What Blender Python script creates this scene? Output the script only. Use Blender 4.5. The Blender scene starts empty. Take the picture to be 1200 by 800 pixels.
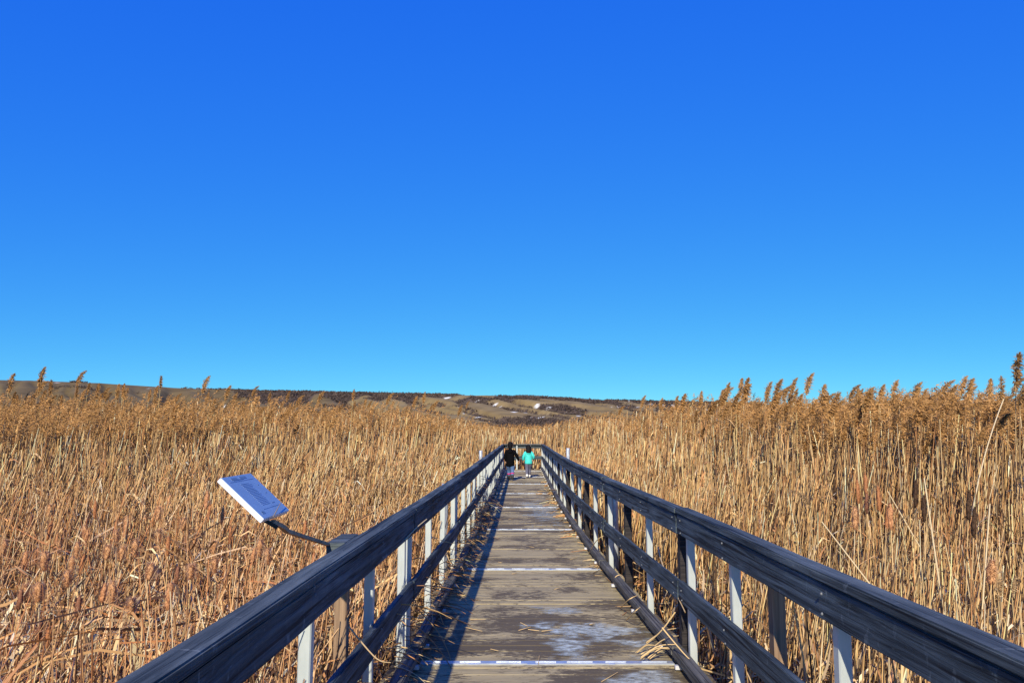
import bpy, bmesh, math, random
import numpy as np
from mathutils import Vector, Matrix, noise as mnoise

SC = bpy.context.scene
COL = SC.collection
rng = np.random.default_rng(7)
random.seed(7)
R = math.radians
EYE = 1.6
GROUND = -0.55

# ------------------------------------------------------------------ helpers
def tag(o, label=None, cat=None, group=None, kind=None):
    if label: o['label'] = label
    if cat: o['category'] = cat
    if group: o['group'] = group
    if kind: o['kind'] = kind
    return o

def empty(name, loc=(0, 0, 0), parent=None, rz=0.0):
    o = bpy.data.objects.new(name, None)
    o.empty_display_size = 0.1
    COL.objects.link(o)
    o.location = loc
    o.rotation_euler = (0, 0, rz)
    if parent: o.parent = parent
    return o

def link_mesh(name, me, mat, parent=None, smooth=False):
    if mat is not None and not me.materials:
        me.materials.append(mat)
    if smooth:
        me.polygons.foreach_set('use_smooth', [True] * len(me.polygons))
    o = bpy.data.objects.new(name, me)
    COL.objects.link(o)
    if parent: o.parent = parent
    return o

def bm_obj(name, bm, mat, parent=None, smooth=False):
    me = bpy.data.meshes.new(name)
    bm.to_mesh(me)
    bm.free()
    return link_mesh(name, me, mat, parent, smooth)

def copy_tree(o, parent=None):
    c = o.copy()
    COL.objects.link(c)
    if parent: c.parent = parent
    for ch in list(o.children):
        copy_tree(ch, c)
    return c

class Acc:
    """collects numpy geometry (tris and quads with a colour per vertex)"""
    def __init__(s): s.v, s.c, s.q, s.t, s.n = [], [], [], [], 0
    def add(s, v, c, quads=None, tris=None):
        v = np.asarray(v, np.float32).reshape(-1, 3)
        c = np.asarray(c, np.float32).reshape(-1, 3)
        if quads is not None: s.q.append(np.asarray(quads, np.int64).reshape(-1, 4) + s.n)
        if tris is not None: s.t.append(np.asarray(tris, np.int64).reshape(-1, 3) + s.n)
        s.v.append(v); s.c.append(c); s.n += len(v)
    def mesh(s, name):
        me = bpy.data.meshes.new(name)
        V = np.concatenate(s.v)
        Cc = np.concatenate(s.c)
        Q = np.concatenate(s.q) if s.q else np.zeros((0, 4), np.int64)
        T = np.concatenate(s.t) if s.t else np.zeros((0, 3), np.int64)
        me.vertices.add(len(V)); me.vertices.foreach_set('co', V.ravel())
        loops = np.concatenate([Q.ravel(), T.ravel()]).astype(np.int32)
        me.loops.add(len(loops)); me.loops.foreach_set('vertex_index', loops)
        starts = np.concatenate([np.arange(len(Q)) * 4, len(Q) * 4 + np.arange(len(T)) * 3]).astype(np.int32)
        me.polygons.add(len(starts)); me.polygons.foreach_set('loop_start', starts)
        me.update(calc_edges=True)
        a = me.color_attributes.new('tint', 'FLOAT_COLOR', 'POINT')
        a.data.foreach_set('color', np.concatenate([Cc, np.ones((len(Cc), 1), np.float32)], 1).ravel())
        return me

def prisms(acc, P, rad, col, sides=3, phase=None):
    """P (N,R,3) centre lines, rad (N,R), col (N,3) or (N,R,3)"""
    N, Rr, _ = P.shape
    if phase is None: phase = rng.uniform(0, 6.28, N)
    ang = phase[:, None] + np.arange(sides)[None] * 2 * math.pi / sides
    off = np.stack([np.cos(ang), np.sin(ang), np.zeros_like(ang)], -1)           # N,s,3
    # lay the rings across the local direction for leaning stems
    d = P[:, -1] - P[:, 0]
    d /= np.linalg.norm(d, axis=1, keepdims=True) + 1e-9
    a = np.cross(d, np.array([0.31, 0.17, 0.93])); bad = np.linalg.norm(a, axis=1) < 1e-3
    a[bad] = [1, 0, 0]
    a /= np.linalg.norm(a, axis=1, keepdims=True)
    b = np.cross(d, a)
    off = np.cos(ang)[..., None] * a[:, None] + np.sin(ang)[..., None] * b[:, None]
    V = P[:, :, None, :] + rad[:, :, None, None] * off[:, None]
    if col.ndim == 2: col = np.repeat(col[:, None], Rr, 1)
    Cc = np.repeat(col[:, :, None], sides, 2)
    base = (np.arange(N) * Rr * sides)[:, None, None]
    r = (np.arange(Rr - 1) * sides)[None, :, None]
    k = np.arange(sides)[None, None]
    k2 = (k + 1) % sides
    Q = np.stack([base + r + k, base + r + k2, base + r + sides + k2, base + r + sides + k], -1)
    acc.add(V, Cc, quads=Q)

def ribbons(acc, P, W, side, col):
    """P (N,R,3), W (N,R) half widths, side (N,3)"""
    N, Rr, _ = P.shape
    L = P - W[..., None] * side[:, None]
    Rt = P + W[..., None] * side[:, None]
    V = np.stack([L, Rt], 2)
    if col.ndim == 2: col = np.repeat(col[:, None], Rr, 1)
    Cc = np.repeat(col[:, :, None], 2, 2)
    base = (np.arange(N) * Rr * 2)[:, None]
    r = (np.arange(Rr - 1) * 2)[None]
    Q = np.stack([base + r, base + r + 1, base + r + 3, base + r + 2], -1)
    acc.add(V, Cc, quads=Q)

def smooth(a, b, x):
    t = np.clip((x - a) / (b - a), 0, 1)
    return t * t * (3 - 2 * t)

def vnoise(x, y, seed=0):
    """cheap smooth value noise 0..1 for arrays"""
    xi, yi = np.floor(x).astype(np.int64), np.floor(y).astype(np.int64)
    fx, fy = x - xi, y - yi
    fx, fy = fx * fx * (3 - 2 * fx), fy * fy * (3 - 2 * fy)
    def h(i, j):
        n = (i * 374761393 + j * 668265263 + seed * 144269) & 0x7fffffff
        n = ((n ^ (n >> 13)) * 1274126177) & 0x7fffffff
        return ((n ^ (n >> 16)) & 0xffff) / 65535.0
    return (h(xi, yi) * (1 - fx) + h(xi + 1, yi) * fx) * (1 - fy) + (h(xi, yi + 1) * (1 - fx) + h(xi + 1, yi + 1) * fx) * fy

# ------------------------------------------------------------------ materials
def mat_new(name):
    m = bpy.data.materials.new(name)
    m.use_nodes = True
    nt = m.node_tree
    for n in list(nt.nodes): nt.nodes.remove(n)
    out = nt.nodes.new('ShaderNodeOutputMaterial')
    b = nt.nodes.new('ShaderNodeBsdfPrincipled')
    nt.links.new(b.outputs[0], out.inputs[0])
    return m, nt, b, out

def nd(nt, t, **kw):
    n = nt.nodes.new(t)
    for k, v in kw.items():
        if k.startswith('_'): setattr(n, k[1:], v)
        else: n.inputs[k].default_value = v
    return n

def ramp(nt, fac, stops, interp='LINEAR'):
    r = nt.nodes.new('ShaderNodeValToRGB')
    r.color_ramp.interpolation = interp
    el = r.color_ramp.elements
    while len(el) < len(stops): el.new(0.5)
    for e, (p, c) in zip(el, stops):
        e.position = p
        e.color = tuple(c) + (1,) if len(c) == 3 else c
    nt.links.new(fac, r.inputs[0])
    return r.outputs[0]

def mixc(nt, f, a, b, blend='MIX'):
    m = nt.nodes.new('ShaderNodeMix')
    m.data_type = 'RGBA'; m.blend_type = blend
    for s, v in ((0, f), (6, a), (7, b)):
        if hasattr(v, 'is_linked') or hasattr(v, 'links'): nt.links.new(v, m.inputs[s])
        elif isinstance(v, (int, float)): m.inputs[s].default_value = v
        else: m.inputs[s].default_value = tuple(v) + (1,) if len(v) == 3 else v
    return m.outputs[2]

def scaled(nt, sc, kind='Object'):
    tc = nt.nodes.new('ShaderNodeTexCoord')
    mp = nt.nodes.new('ShaderNodeMapping')
    mp.inputs['Scale'].default_value = sc
    nt.links.new(tc.outputs[kind], mp.inputs[0])
    return mp.outputs[0]

def noise_of(nt, vec, scale=1, detail=4, rough=0.55, dist=0.0):
    n = nd(nt, 'ShaderNodeTexNoise', Scale=scale, Detail=detail, Roughness=rough, Distortion=dist)
    nt.links.new(vec, n.inputs['Vector'])
    return n.outputs['Fac']

def bump(nt, b, h, strength, dist):
    bn = nd(nt, 'ShaderNodeBump', Strength=strength, Distance=dist)
    nt.links.new(h, bn.inputs['Height'])
    nt.links.new(bn.outputs[0], b.inputs['Normal'])

def plant_mat(name, rough=0.75, trans=0.0):
    m, nt, b, out = mat_new(name)
    a = nt.nodes.new('ShaderNodeVertexColor'); a.layer_name = 'tint'
    nt.links.new(a.outputs[0], b.inputs['Base Color'])
    b.inputs['Roughness'].default_value = rough
    b.inputs['Specular IOR Level'].default_value = 0.25
    if trans:
        t = nt.nodes.new('ShaderNodeBsdfTranslucent')
        nt.links.new(a.outputs[0], t.inputs[0])
        mx = nd(nt, 'ShaderNodeMixShader', Fac=trans)
        nt.links.new(b.outputs[0], mx.inputs[1]); nt.links.new(t.outputs[0], mx.inputs[2])
        nt.links.new(mx.outputs[0], out.inputs[0])
    return m

M_PLANT = plant_mat('dry_plant', trans=0.06)

def stained_wood(name, dark, light, worn):
    m, nt, b, _ = mat_new(name)
    v = scaled(nt, (1.5, 34, 34))
    g = noise_of(nt, v, 1.0, 7, 0.66, 0.7)
    col = ramp(nt, g, [(0.38, dark), (0.60, light)])
    v2 = scaled(nt, (2.0, 5, 5))
    blot = noise_of(nt, v2, 1.3, 5, 0.65)
    col = mixc(nt, ramp(nt, blot, [(0.35, (0, 0, 0)), (0.75, (0.55, 0.55, 0.55))]), col, mixc(nt, 0.5, dark, light))
    # pale vertical drips and worn flecks
    v3 = scaled(nt, (20, 7, 7.5))
    dr = noise_of(nt, v3, 1.0, 5, 0.68, 0.5)
    col = mixc(nt, ramp(nt, dr, [(0.62, (0, 0, 0)), (0.78, (0.6, 0.6, 0.6))]), col, worn)
    v4 = scaled(nt, (5, 48, 48))
    fl = noise_of(nt, v4, 1.0, 5, 0.72)
    col = mixc(nt, ramp(nt, fl, [(0.64, (0, 0, 0)), (0.76, (0.6, 0.6, 0.6))]), col, worn)
    # dark checks along the grain and knots
    v5 = scaled(nt, (0.55, 42, 42))
    ck = noise_of(nt, v5, 1.0, 3, 0.5, 0.3)
    col = mixc(nt, ramp(nt, ck, [(0.36, (0.9, 0.9, 0.9)), (0.42, (0, 0, 0))]), col, (0.012, 0.013, 0.016))
    # knots
    vo = nd(nt, 'ShaderNodeTexVoronoi', Scale=1.0)
    nt.links.new(scaled(nt, (2.1, 1.0, 7)), vo.inputs['Vector'])
    kf = ramp(nt, vo.outputs['Distance'], [(0.05, (0.9, 0.9, 0.9)), (0.17, (0, 0, 0))])
    col = mixc(nt, kf, col, (0.014, 0.015, 0.016))
    big = noise_of(nt, scaled(nt, (1.1, 3, 3)), 1.0, 3, 0.6)
    col = mixc(nt, 1.0, col, ramp(nt, big, [(0.3, (0.5, 0.5, 0.5)), (0.7, (1.4, 1.4, 1.4))]), 'MULTIPLY')
    nt.links.new(col, b.inputs['Base Color'])
    b.inputs['Roughness'].default_value = 0.78
    b.inputs['Specular IOR Level'].default_value = 0.25
    bump(nt, b, g, 1.0, 0.012)
    return m

M_RAIL = stained_wood('dark_stained_wood', (0.010, 0.016, 0.021), (0.105, 0.138, 0.156), (0.36, 0.42, 0.43))
M_CAP = stained_wood('dark_stained_cap', (0.024, 0.034, 0.038), (0.125, 0.150, 0.155), (0.36, 0.40, 0.40))
M_CURB = stained_wood('weathered_curb_wood', (0.06, 0.06, 0.055), (0.17, 0.165, 0.14), (0.36, 0.34, 0.30))

def brown_wood():
    m, nt, b, _ = mat_new('brown_post_wood')
    g = noise_of(nt, scaled(nt, (30, 30, 1.2)), 1.0, 5, 0.6, 0.5)
    col = ramp(nt, g, [(0.3, (0.13, 0.075, 0.04)), (0.65, (0.36, 0.24, 0.14))])
    k = noise_of(nt, scaled(nt, (6, 6, 3.5)), 1.0, 3, 0.6)
    col = mixc(nt, ramp(nt, k, [(0.62, (0, 0, 0)), (0.74, (0.8, 0.8, 0.8))]), col, (0.32, 0.13, 0.04))
    nt.links.new(col, b.inputs['Base Color'])
    b.inputs['Roughness'].default_value = 0.8
    bump(nt, b, g, 0.5, 0.004)
    return m
M_POST_WOOD = brown_wood()

def painted_metal():
    m, nt, b, _ = mat_new('white_galvanised_metal')
    n = noise_of(nt, scaled(nt, (9, 9, 2.2)), 1.0, 4, 0.6)
    col = ramp(nt, n, [(0.3, (0.40, 0.44, 0.41)), (0.7, (0.60, 0.64, 0.60))])
    d = noise_of(nt, scaled(nt, (25, 25, 6)), 1.0, 4, 0.7)
    col = mixc(nt, ramp(nt, d, [(0.66, (0, 0, 0)), (0.8, (0.7, 0.7, 0.7))]), col, (0.34, 0.31, 0.28))
    nt.links.new(col, b.inputs['Base Color'])
    b.inputs['Roughness'].default_value = 0.45
    b.inputs['Metallic'].default_value = 0.15
    return m
M_POST = painted_metal()

def galv():
    m, nt, b, _ = mat_new('galvanised_pipe')
    n = noise_of(nt, scaled(nt, (30, 30, 14)), 1.0, 3, 0.6)
    nt.links.new(ramp(nt, n, [(0.35, (0.38, 0.42, 0.46)), (0.65, (0.62, 0.66, 0.68))]), b.inputs['Base Color'])
    b.inputs['Roughness'].default_value = 0.4
    b.inputs['Metallic'].default_value = 0.35
    return m
M_GALV = galv()

def deck_wood():
    m, nt, b, _ = mat_new('weathered_deck_planks')
    g = noise_of(nt, scaled(nt, (5, 80, 20)), 1.0, 7, 0.7, 0.4)
    col = ramp(nt, g, [(0.27, (0.26, 0.212, 0.112)), (0.5, (0.46, 0.378, 0.194)), (0.73, (0.60, 0.505, 0.28))])
    # board to board tone
    tone = noise_of(nt, scaled(nt, (0.25, 6.9, 1)), 1.0, 1, 0.5)
    col = mixc(nt, 1.0, col, ramp(nt, tone, [(0.32, (0.72, 0.72, 0.73)), (0.68, (1.1, 1.08, 1.04))]), 'MULTIPLY')
    # broad damp dark stains, stretched across
    st = noise_of(nt, scaled(nt, (0.95, 1.55, 1)), 1.0, 7, 0.68, 0.4)
    stf = noise_of(nt, scaled(nt, (10, 38, 1)), 1.0, 6, 0.78)
    sm = nt.nodes.new('ShaderNodeMath'); sm.operation = 'MULTIPLY_ADD'
    sm.inputs[1].default_value = 0.8
    nt.links.new(stf, sm.inputs[0]); nt.links.new(st, sm.inputs[2])
    # where the planks stay damp longest along the walk
    tcy = nt.nodes.new('ShaderNodeTexCoord'); sy = nt.nodes.new('ShaderNodeSeparateXYZ')
    nt.links.new(tcy.outputs['Object'], sy.inputs[0])
    dv = nt.nodes.new('ShaderNodeMath'); dv.operation = 'DIVIDE'; dv.inputs[1].default_value = 35
    nt.links.new(sy.outputs['Y'], dv.inputs[0])
    V_ = lambda q: (q, q, q)
    wet = ramp(nt, dv.outputs[0], [(4.9 / 35, V_(.25)), (5.3 / 35, V_(.7)), (5.6 / 35, V_(.35)), (6.1 / 35, V_(.85)), (7.0 / 35, V_(.8)), (7.7 / 35, V_(.2)), (10.5 / 35, V_(.15)), (12 / 35, V_(.45)), (18 / 35, V_(.6)), (24 / 35, V_(.3))])
    wm = nt.nodes.new('ShaderNodeMath'); wm.operation = 'MULTIPLY_ADD'
    wm.inputs[1].default_value = 0.16
    nt.links.new(wet, wm.inputs[0]); nt.links.new(sm.outputs[0], wm.inputs[2])
    mask = ramp(nt, wm.outputs[0], [(0.955, (0, 0, 0)), (1.0, (0.93, 0.93, 0.93))])
    col = mixc(nt, mask, col, mixc(nt, g, (0.045, 0.034, 0.018), (0.17, 0.128, 0.065)))
    fl = noise_of(nt, scaled(nt, (18, 60, 1)), 1.0, 2, 0.5)
    col = mixc(nt, ramp(nt, fl, [(0.74, (0, 0, 0)), (0.78, (0.7, 0.7, 0.7))]), col, (0.055, 0.04, 0.03))
    nt.links.new(col, b.inputs['Base Color'])
    b.inputs['Roughness'].default_value = 0.7
    b.inputs['Specular IOR Level'].default_value = 0.35
    bump(nt, b, g, 0.7, 0.006)
    return m
M_DECK = deck_wood()

def plain(name, c, rough=0.6, metal=0.0, spec=0.5, var=0.0, vs=20):
    m, nt, b, _ = mat_new(name)
    b.inputs['Roughness'].default_value = rough
    b.inputs['Metallic'].default_value = metal
    b.inputs['Specular IOR Level'].default_value = spec
    n = noise_of(nt, scaled(nt, (vs, vs, vs)), 1.0, 3, 0.6)
    lo = tuple(x * (1 - var) for x in c); hi = tuple(min(1, x * (1 + var)) for x in c)
    nt.links.new(ramp(nt, n, [(0.3, lo), (0.7, hi)]), b.inputs['Base Color'])
    return m

# ------------------------------------------------------------------ camera
F = 919.0
PITCH = math.atan(105 / F)
cam_d = bpy.data.cameras.new('camera')
cam = bpy.data.objects.new('camera', cam_d)
COL.objects.link(cam)
cam.location = (0, 0, EYE)
cam.rotation_euler = (math.pi / 2 + PITCH, 0, 0)
cam_d.sensor_width = 36
cam_d.lens = 36 * F / 1200
cam_d.clip_end = 20000
cam_d.clip_start = 0.05
SC.camera = cam

def at(px, py, Y):
    """a point read off the photograph (1200 x 800) at the measured distance Y"""
    dx, dy = px - 600, 400 - py
    yc = -math.sin(PITCH) * dy + math.cos(PITCH) * F
    zc = math.cos(PITCH) * dy + math.sin(PITCH) * F
    return Vector((dx * Y / yc, Y, EYE + zc * Y / yc))

# ------------------------------------------------------------------ light
SUN_EL, SUN_AZ = 28.0, 9.5
w = bpy.data.worlds.new('World')
SC.world = w
w.use_nodes = True
nt = w.node_tree
bg = nt.nodes['Background']
sky = nt.nodes.new('ShaderNodeTexSky')
sky.sky_type = 'NISHITA'
sky.sun_disc = False
sky.sun_elevation = R(SUN_EL)
sky.sun_rotation = R(180 + SUN_AZ)
sky.altitude = 0
sky.air_density = 0.4
sky.dust_density = 0.0
sky.ozone_density = 5.0
# the deep polarised blue of the photograph: each channel of the sky graded by a power
sp = nt.nodes.new('ShaderNodeSeparateColor')
cb = nt.nodes.new('ShaderNodeCombineColor')
nt.links.new(sky.outputs[0], sp.inputs[0])
for i, (k, p) in enumerate(((0.55, 1.14), (0.85, 0.72), (0.885, 0.115))):
    pw = nt.nodes.new('ShaderNodeMath'); pw.operation = 'POWER'
    ml = nt.nodes.new('ShaderNodeMath'); ml.operation = 'MULTIPLY'
    pre = nt.nodes.new('ShaderNodeMath'); pre.operation = 'MULTIPLY'
    pre.inputs[1].default_value = 0.1
    pw.inputs[1].default_value = p
    ml.inputs[1].default_value = 10 * k
    nt.links.new(sp.outputs[i], pre.inputs[0]); nt.links.new(pre.outputs[0], pw.inputs[0])
    nt.links.new(pw.outputs[0], ml.inputs[0]); nt.links.new(ml.outputs[0], cb.inputs[i])
nt.links.new(cb.outputs[0], bg.inputs[0])
bg.inputs[1].default_value = 0.1
sd = bpy.data.lights.new('sun', 'SUN')
sd.energy = 5.0
sd.angle = R(0.53)
sd.color = (1.0, 0.90, 0.73)
sun = bpy.data.objects.new('sun', sd)
COL.objects.link(sun)
sun.rotation_euler = Vector((math.sin(R(SUN_AZ)) * math.cos(R(SUN_EL)), math.cos(R(SUN_AZ)) * math.cos(R(SUN_EL)), -math.sin(R(SUN_EL)))).to_track_quat('-Z', 'Y').to_euler()
vs = SC.view_settings
vs.view_transform = 'Standard'
vs.look = 'None'
vs.exposure = 0.2
vs.gamma = 1
SC.render.engine = 'CYCLES'
SC.cycles.use_denoising = True
SC.cycles.max_bounces = 6
SC.cycles.diffuse_bounces = 3
SC.cycles.transparent_max_bounces = 8

# ------------------------------------------------------------------ ground
def ground_mat():
    m, nt, b, _ = mat_new('marsh_floor')
    n = noise_of(nt, scaled(nt, (3, 3, 3)), 1.0, 6, 0.7)
    nt.links.new(ramp(nt, n, [(0.3, (0.012, 0.009, 0.007)), (0.7, (0.06, 0.042, 0.026))]), b.inputs['Base Color'])
    b.inputs['Roughness'].default_value = 0.95
    return m
bm = bmesh.new()
bmesh.ops.create_grid(bm, x_segments=24, y_segments=24, size=7000)
g = bm_obj('ground', bm, ground_mat())
g.location = (0, 0, GROUND)
tag(g, kind='structure')

# ------------------------------------------------------------------ far hills
SKY_X = [-900, -200, 0, 50, 120, 200, 300, 430, 510, 620, 700, 760, 850, 990, 1150, 1500, 2400]
SKY_Y = [447, 446, 446, 447, 450, 455, 459, 461.5, 463, 465.5, 469.5, 471, 473, 484, 501, 503, 503]
def hills():
    nx, ny = 620, 190
    YC = 1950.0
    xs = np.linspace(-2600, 2600, nx)
    ys = np.concatenate([np.linspace(1080, 2000, ny - 12), np.linspace(2040, 3400, 12)])
    X, Y = np.meshgrid(xs, ys)
    pxs = 600 + X / YC * 923
    crest = np.interp(pxs, SKY_X, SKY_Y)
    Hc = (505 - crest) / 923 * YC + EYE + 2
    foot = 1180 + 130 * (vnoise(X / 210, Y * 0 + 3, 1) - 0.5) * 2
    t = np.clip((Y - foot) / (YC - foot), 0, 1)
    prof = 0.5 * t + 0.5 * smooth(0, 1, t)
    # spurs and gullies running down and across the slope
    u = (X + 0.55 * (Y - 1500)) 
    warp = 60 * (vnoise(X / 160, Y / 160, 5) - 0.5)
    n1 = np.abs(vnoise((u + warp) / 62, Y / 520, 2) - 0.5) * 2
    n2 = np.abs(vnoise((u - warp) / 34, Y / 200, 9) - 0.5) * 2
    gul = (1 - np.clip(n1 * 2.2, 0, 1))
    gul2 = (1 - np.clip(n2 * 2.4, 0, 1))
    depth = (0.62 * gul + 0.22 * gul2) * np.sin(math.pi * np.clip(t, 0, 1)) ** 0.7
    H = Hc * prof * (1 - 0.62 * depth) + (vnoise(X / 30, Y / 30, 4) - 0.5) * 2.0 * smooth(0, .2, t)
    H = np.minimum(H, Hc * (0.15 + 0.86 * smooth(0, 0.98, t)) + 1.5)
    H = np.where(Y > YC, Hc, H) + GROUND - 1.0 * (t <= 0)
    # colour of the grass, the snow lying in the gullies (as an attribute)
    gn = vnoise(X / 24, Y / 24, 7) * 0.6 + vnoise(X / 8, Y / 8, 8) * 0.4
    c1, c2 = np.array([0.16, 0.108, 0.04]), np.array([0.33, 0.235, 0.095])
    Cc = c1 + (c2 - c1) * gn[..., None]
    sn = vnoise(X / 13, Y / 40, 11) * 0.6 + vnoise(X / 5, Y / 14, 12) * 0.4
    snow = smooth(0.755, 0.785, sn * (0.80 + 0.34 * np.maximum(gul, gul2)) * smooth(0.02, .2, t) * np.where(pxs < 540, 0.85, .985))
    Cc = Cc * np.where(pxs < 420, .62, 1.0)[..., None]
    Cc = Cc + (np.array([0.84, 0.84, 0.74]) - Cc) * snow[..., None]
    gmax = np.maximum(gul, 0.8 * gul2)
    patch_g = vnoise(X / 90, Y / 70, 31)
    wg = gmax * 0.9 + patch_g * 0.42 + (vnoise(X / 11, Y / 11, 41) - .5) * .22
    wg = wg + .10 * smooth(480, 600, pxs)
    wmask = smooth(.74, .84, wg) * smooth(.10, .2, t) * smooth(1.0, .97, t) * smooth(380, 430, pxs)
    wmask = np.maximum(wmask, smooth(.80, .84, t + .06 * (vnoise(X / 40, Y / 40, 43) - .5)) * smooth(280, 310, pxs) * (patch_g > .2) * (t < .995))
    under = np.array([0.085, 0.060, 0.047]) * (.8 + .4 * gn[..., None])
    Cc = Cc + (under - Cc) * (wmask * (1 - snow) * .92)[..., None]
    acc = Acc()
    idx = np.arange(nx * ny).reshape(ny, nx)
    Q = np.stack([idx[:-1, :-1], idx[:-1, 1:], idx[1:, 1:], idx[1:, :-1]], -1)
    acc.add(np.stack([X, Y, H], -1), Cc, quads=Q)
    me = acc.mesh('hills')
    m = plant_mat('hill_grass', 0.95)
    o = link_mesh('hills', me, m, smooth=True)
    tag(o, kind='structure')
    # brush: leafless woods filling the gullies and the rim
    r = np.random.default_rng(21)
    n = 260000
    ii = r.integers(0, ny - 12, n); jj = r.integers(0, nx, n)
    p = np.stack([X[ii, jj], Y[ii, jj], H[ii, jj]], -1)
    tt, gg, px = t[ii, jj], np.maximum(gul, 0.8 * gul2)[ii, jj], pxs[ii, jj]
    patch = vnoise(p[:, 0] / 90, p[:, 1] / 70, 31)
    wood = gg * 0.9 + patch * 0.42 + .10 * smooth(480, 600, px)
    rim = (tt > 0.80) & (px > 290) & (px < 900) & (patch > 0.22)
    rim |= (tt > 0.80) & (px <= 290) & (patch > 0.80)
    keep = ((wood > 0.79) & (tt > 0.14) & (tt < 0.99) & (px > 400)) | rim | ((wood > 1.0) & (tt > 0.3) & (px <= 400))
    keep &= snow[ii, jj] < 0.5
    p = p[keep]
    N = len(p)
    p[:, :2] += r.normal(0, 3, (N, 2))
    k = 7
    size = r.uniform(2.4, 4.6, N)
    cen = p[:, None] + np.stack([r.normal(0, 1, (N, k)) * size[:, None] * .45, r.normal(0, 1, (N, k)) * size[:, None] * .45, r.uniform(0.0, 0.8, (N, k)) * size[:, None]], -1)
    tri = cen[:, :, None] + r.normal(0, 1, (N, k, 3, 3)) * (size[:, None, None, None] * 0.36)
    cb = np.array([0.075, 0.054, 0.043]) * r.uniform(0.7, 1.7, (N, 1))
    acc = Acc()
    acc.add(tri, np.repeat(cb, k * 3, 0), tris=np.arange(N * k * 3).reshape(-1, 3))
    o = link_mesh('hillside_woods', acc.mesh('hillside_woods'), plant_mat('bare_twigs', 0.95))
    tag(o, 'dark leafless woods filling the gullies of the far hills', 'woods', kind='stuff')
hills()

# ------------------------------------------------------------------ boardwalk
# inner lines of the two railings (Y -> X), floating sections 3.7 m long, hinged together
LY = [-1.8, 1.75, 2.95, 4.3, 5.9, 10.1, 16.7, 24, 31.5, 34]
LX = [-.862, -.778, -.750, -.716, -.674, -.588, -.505, -.42, -.345, -.33]
RY = [-1.8, 1.9, 3.6, 5.66, 9.0, 11.9, 15.6, 20.5, 27.3, 31.6, 34]
RX = [1.25, 1.20, 1.165, 1.155, 1.065, 1.025, 1.015, 1.07, 1.165, 1.22, 1.24]
JO = [-1.76 + 3.71 * k for k in range(10)]           # ... 1.95, 5.66, 9.37 ... 31.6
JO[-1] = 31.7
END = 33.4
lx = lambda y: float(np.interp(y, LY, LX))
rx = lambda y: float(np.interp(y, RY, RX))

BW = empty('boardwalk', (0.2, 0, 0))
tag(BW, 'long weathered plank boardwalk with dark railings running through the reed bed', 'boardwalk')
OFF = Vector((-0.2, 0, 0))

def box_bm(bm, c, s, rot=None, bevel=0.0):
    r = bmesh.ops.create_cube(bm, size=1)
    vs_ = r['verts']
    bmesh.ops.scale(bm, vec=s, verts=vs_)
    if bevel:
        ed = list({e for v in vs_ for e in v.link_edges})
        rb = bmesh.ops.bevel(bm, geom=ed, offset=bevel, segments=1, affect='EDGES')
        vs_ = list({v for f in rb['faces'] for v in f.verts} | {v for v in vs_ if v.is_valid})
    if rot is not None: bmesh.ops.rotate(bm, cent=(0, 0, 0), matrix=rot, verts=vs_)
    bmesh.ops.translate(bm, vec=c, verts=vs_)

def board(name, p0, p1, wid, hei, mat, parent, bevel=0.004, warp=0.002):
    """a straight board from p0 to p1 (centre line), local x along it"""
    p0, p1 = Vector(p0), Vector(p1)
    d = p1 - p0
    L = d.length
    bm = bmesh.new()
    bmesh.ops.create_cube(bm, size=1)
    bmesh.ops.scale(bm, vec=(L, wid, hei), verts=bm.verts)
    bmesh.ops.bevel(bm, geom=list(bm.edges), offset=bevel, segments=2, affect='EDGES')
    nc = max(2, int(L / 0.3))
    for i in range(1, nc):
        bmesh.ops.bisect_plane(bm, geom=list(bm.verts) + list(bm.edges) + list(bm.faces), plane_co=(L * (i / nc - .5), 0, 0), plane_no=(1, 0, 0), dist=1e-6)
    s = random.uniform(0, 100)
    for v in bm.verts:
        n = mnoise.noise_vector(Vector((v.co.x * 1.3 + s, 0, 0)))
        n2 = mnoise.noise_vector(Vector((v.co.x * 9 + s, v.co.y * 20, v.co.z * 20)))
        v.co.y += n.y * warp * 2 + n2.y * 0.0004
        v.co.z += n.z * warp * 2 + n2.z * 0.0004
    o = bm_obj(name, bm, mat, parent, True)
    o.data.set_sharp_from_angle(angle=R(24))
    x = d.normalized()
    y = Vector((0, 0, 1)).cross(x).normalized()
    z = x.cross(y)
    mtx = Matrix((x, y, z)).transposed().to_4x4()
    mtx.translation = (p0 + p1) / 2 + OFF
    o.matrix_local = mtx
    return o

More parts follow.
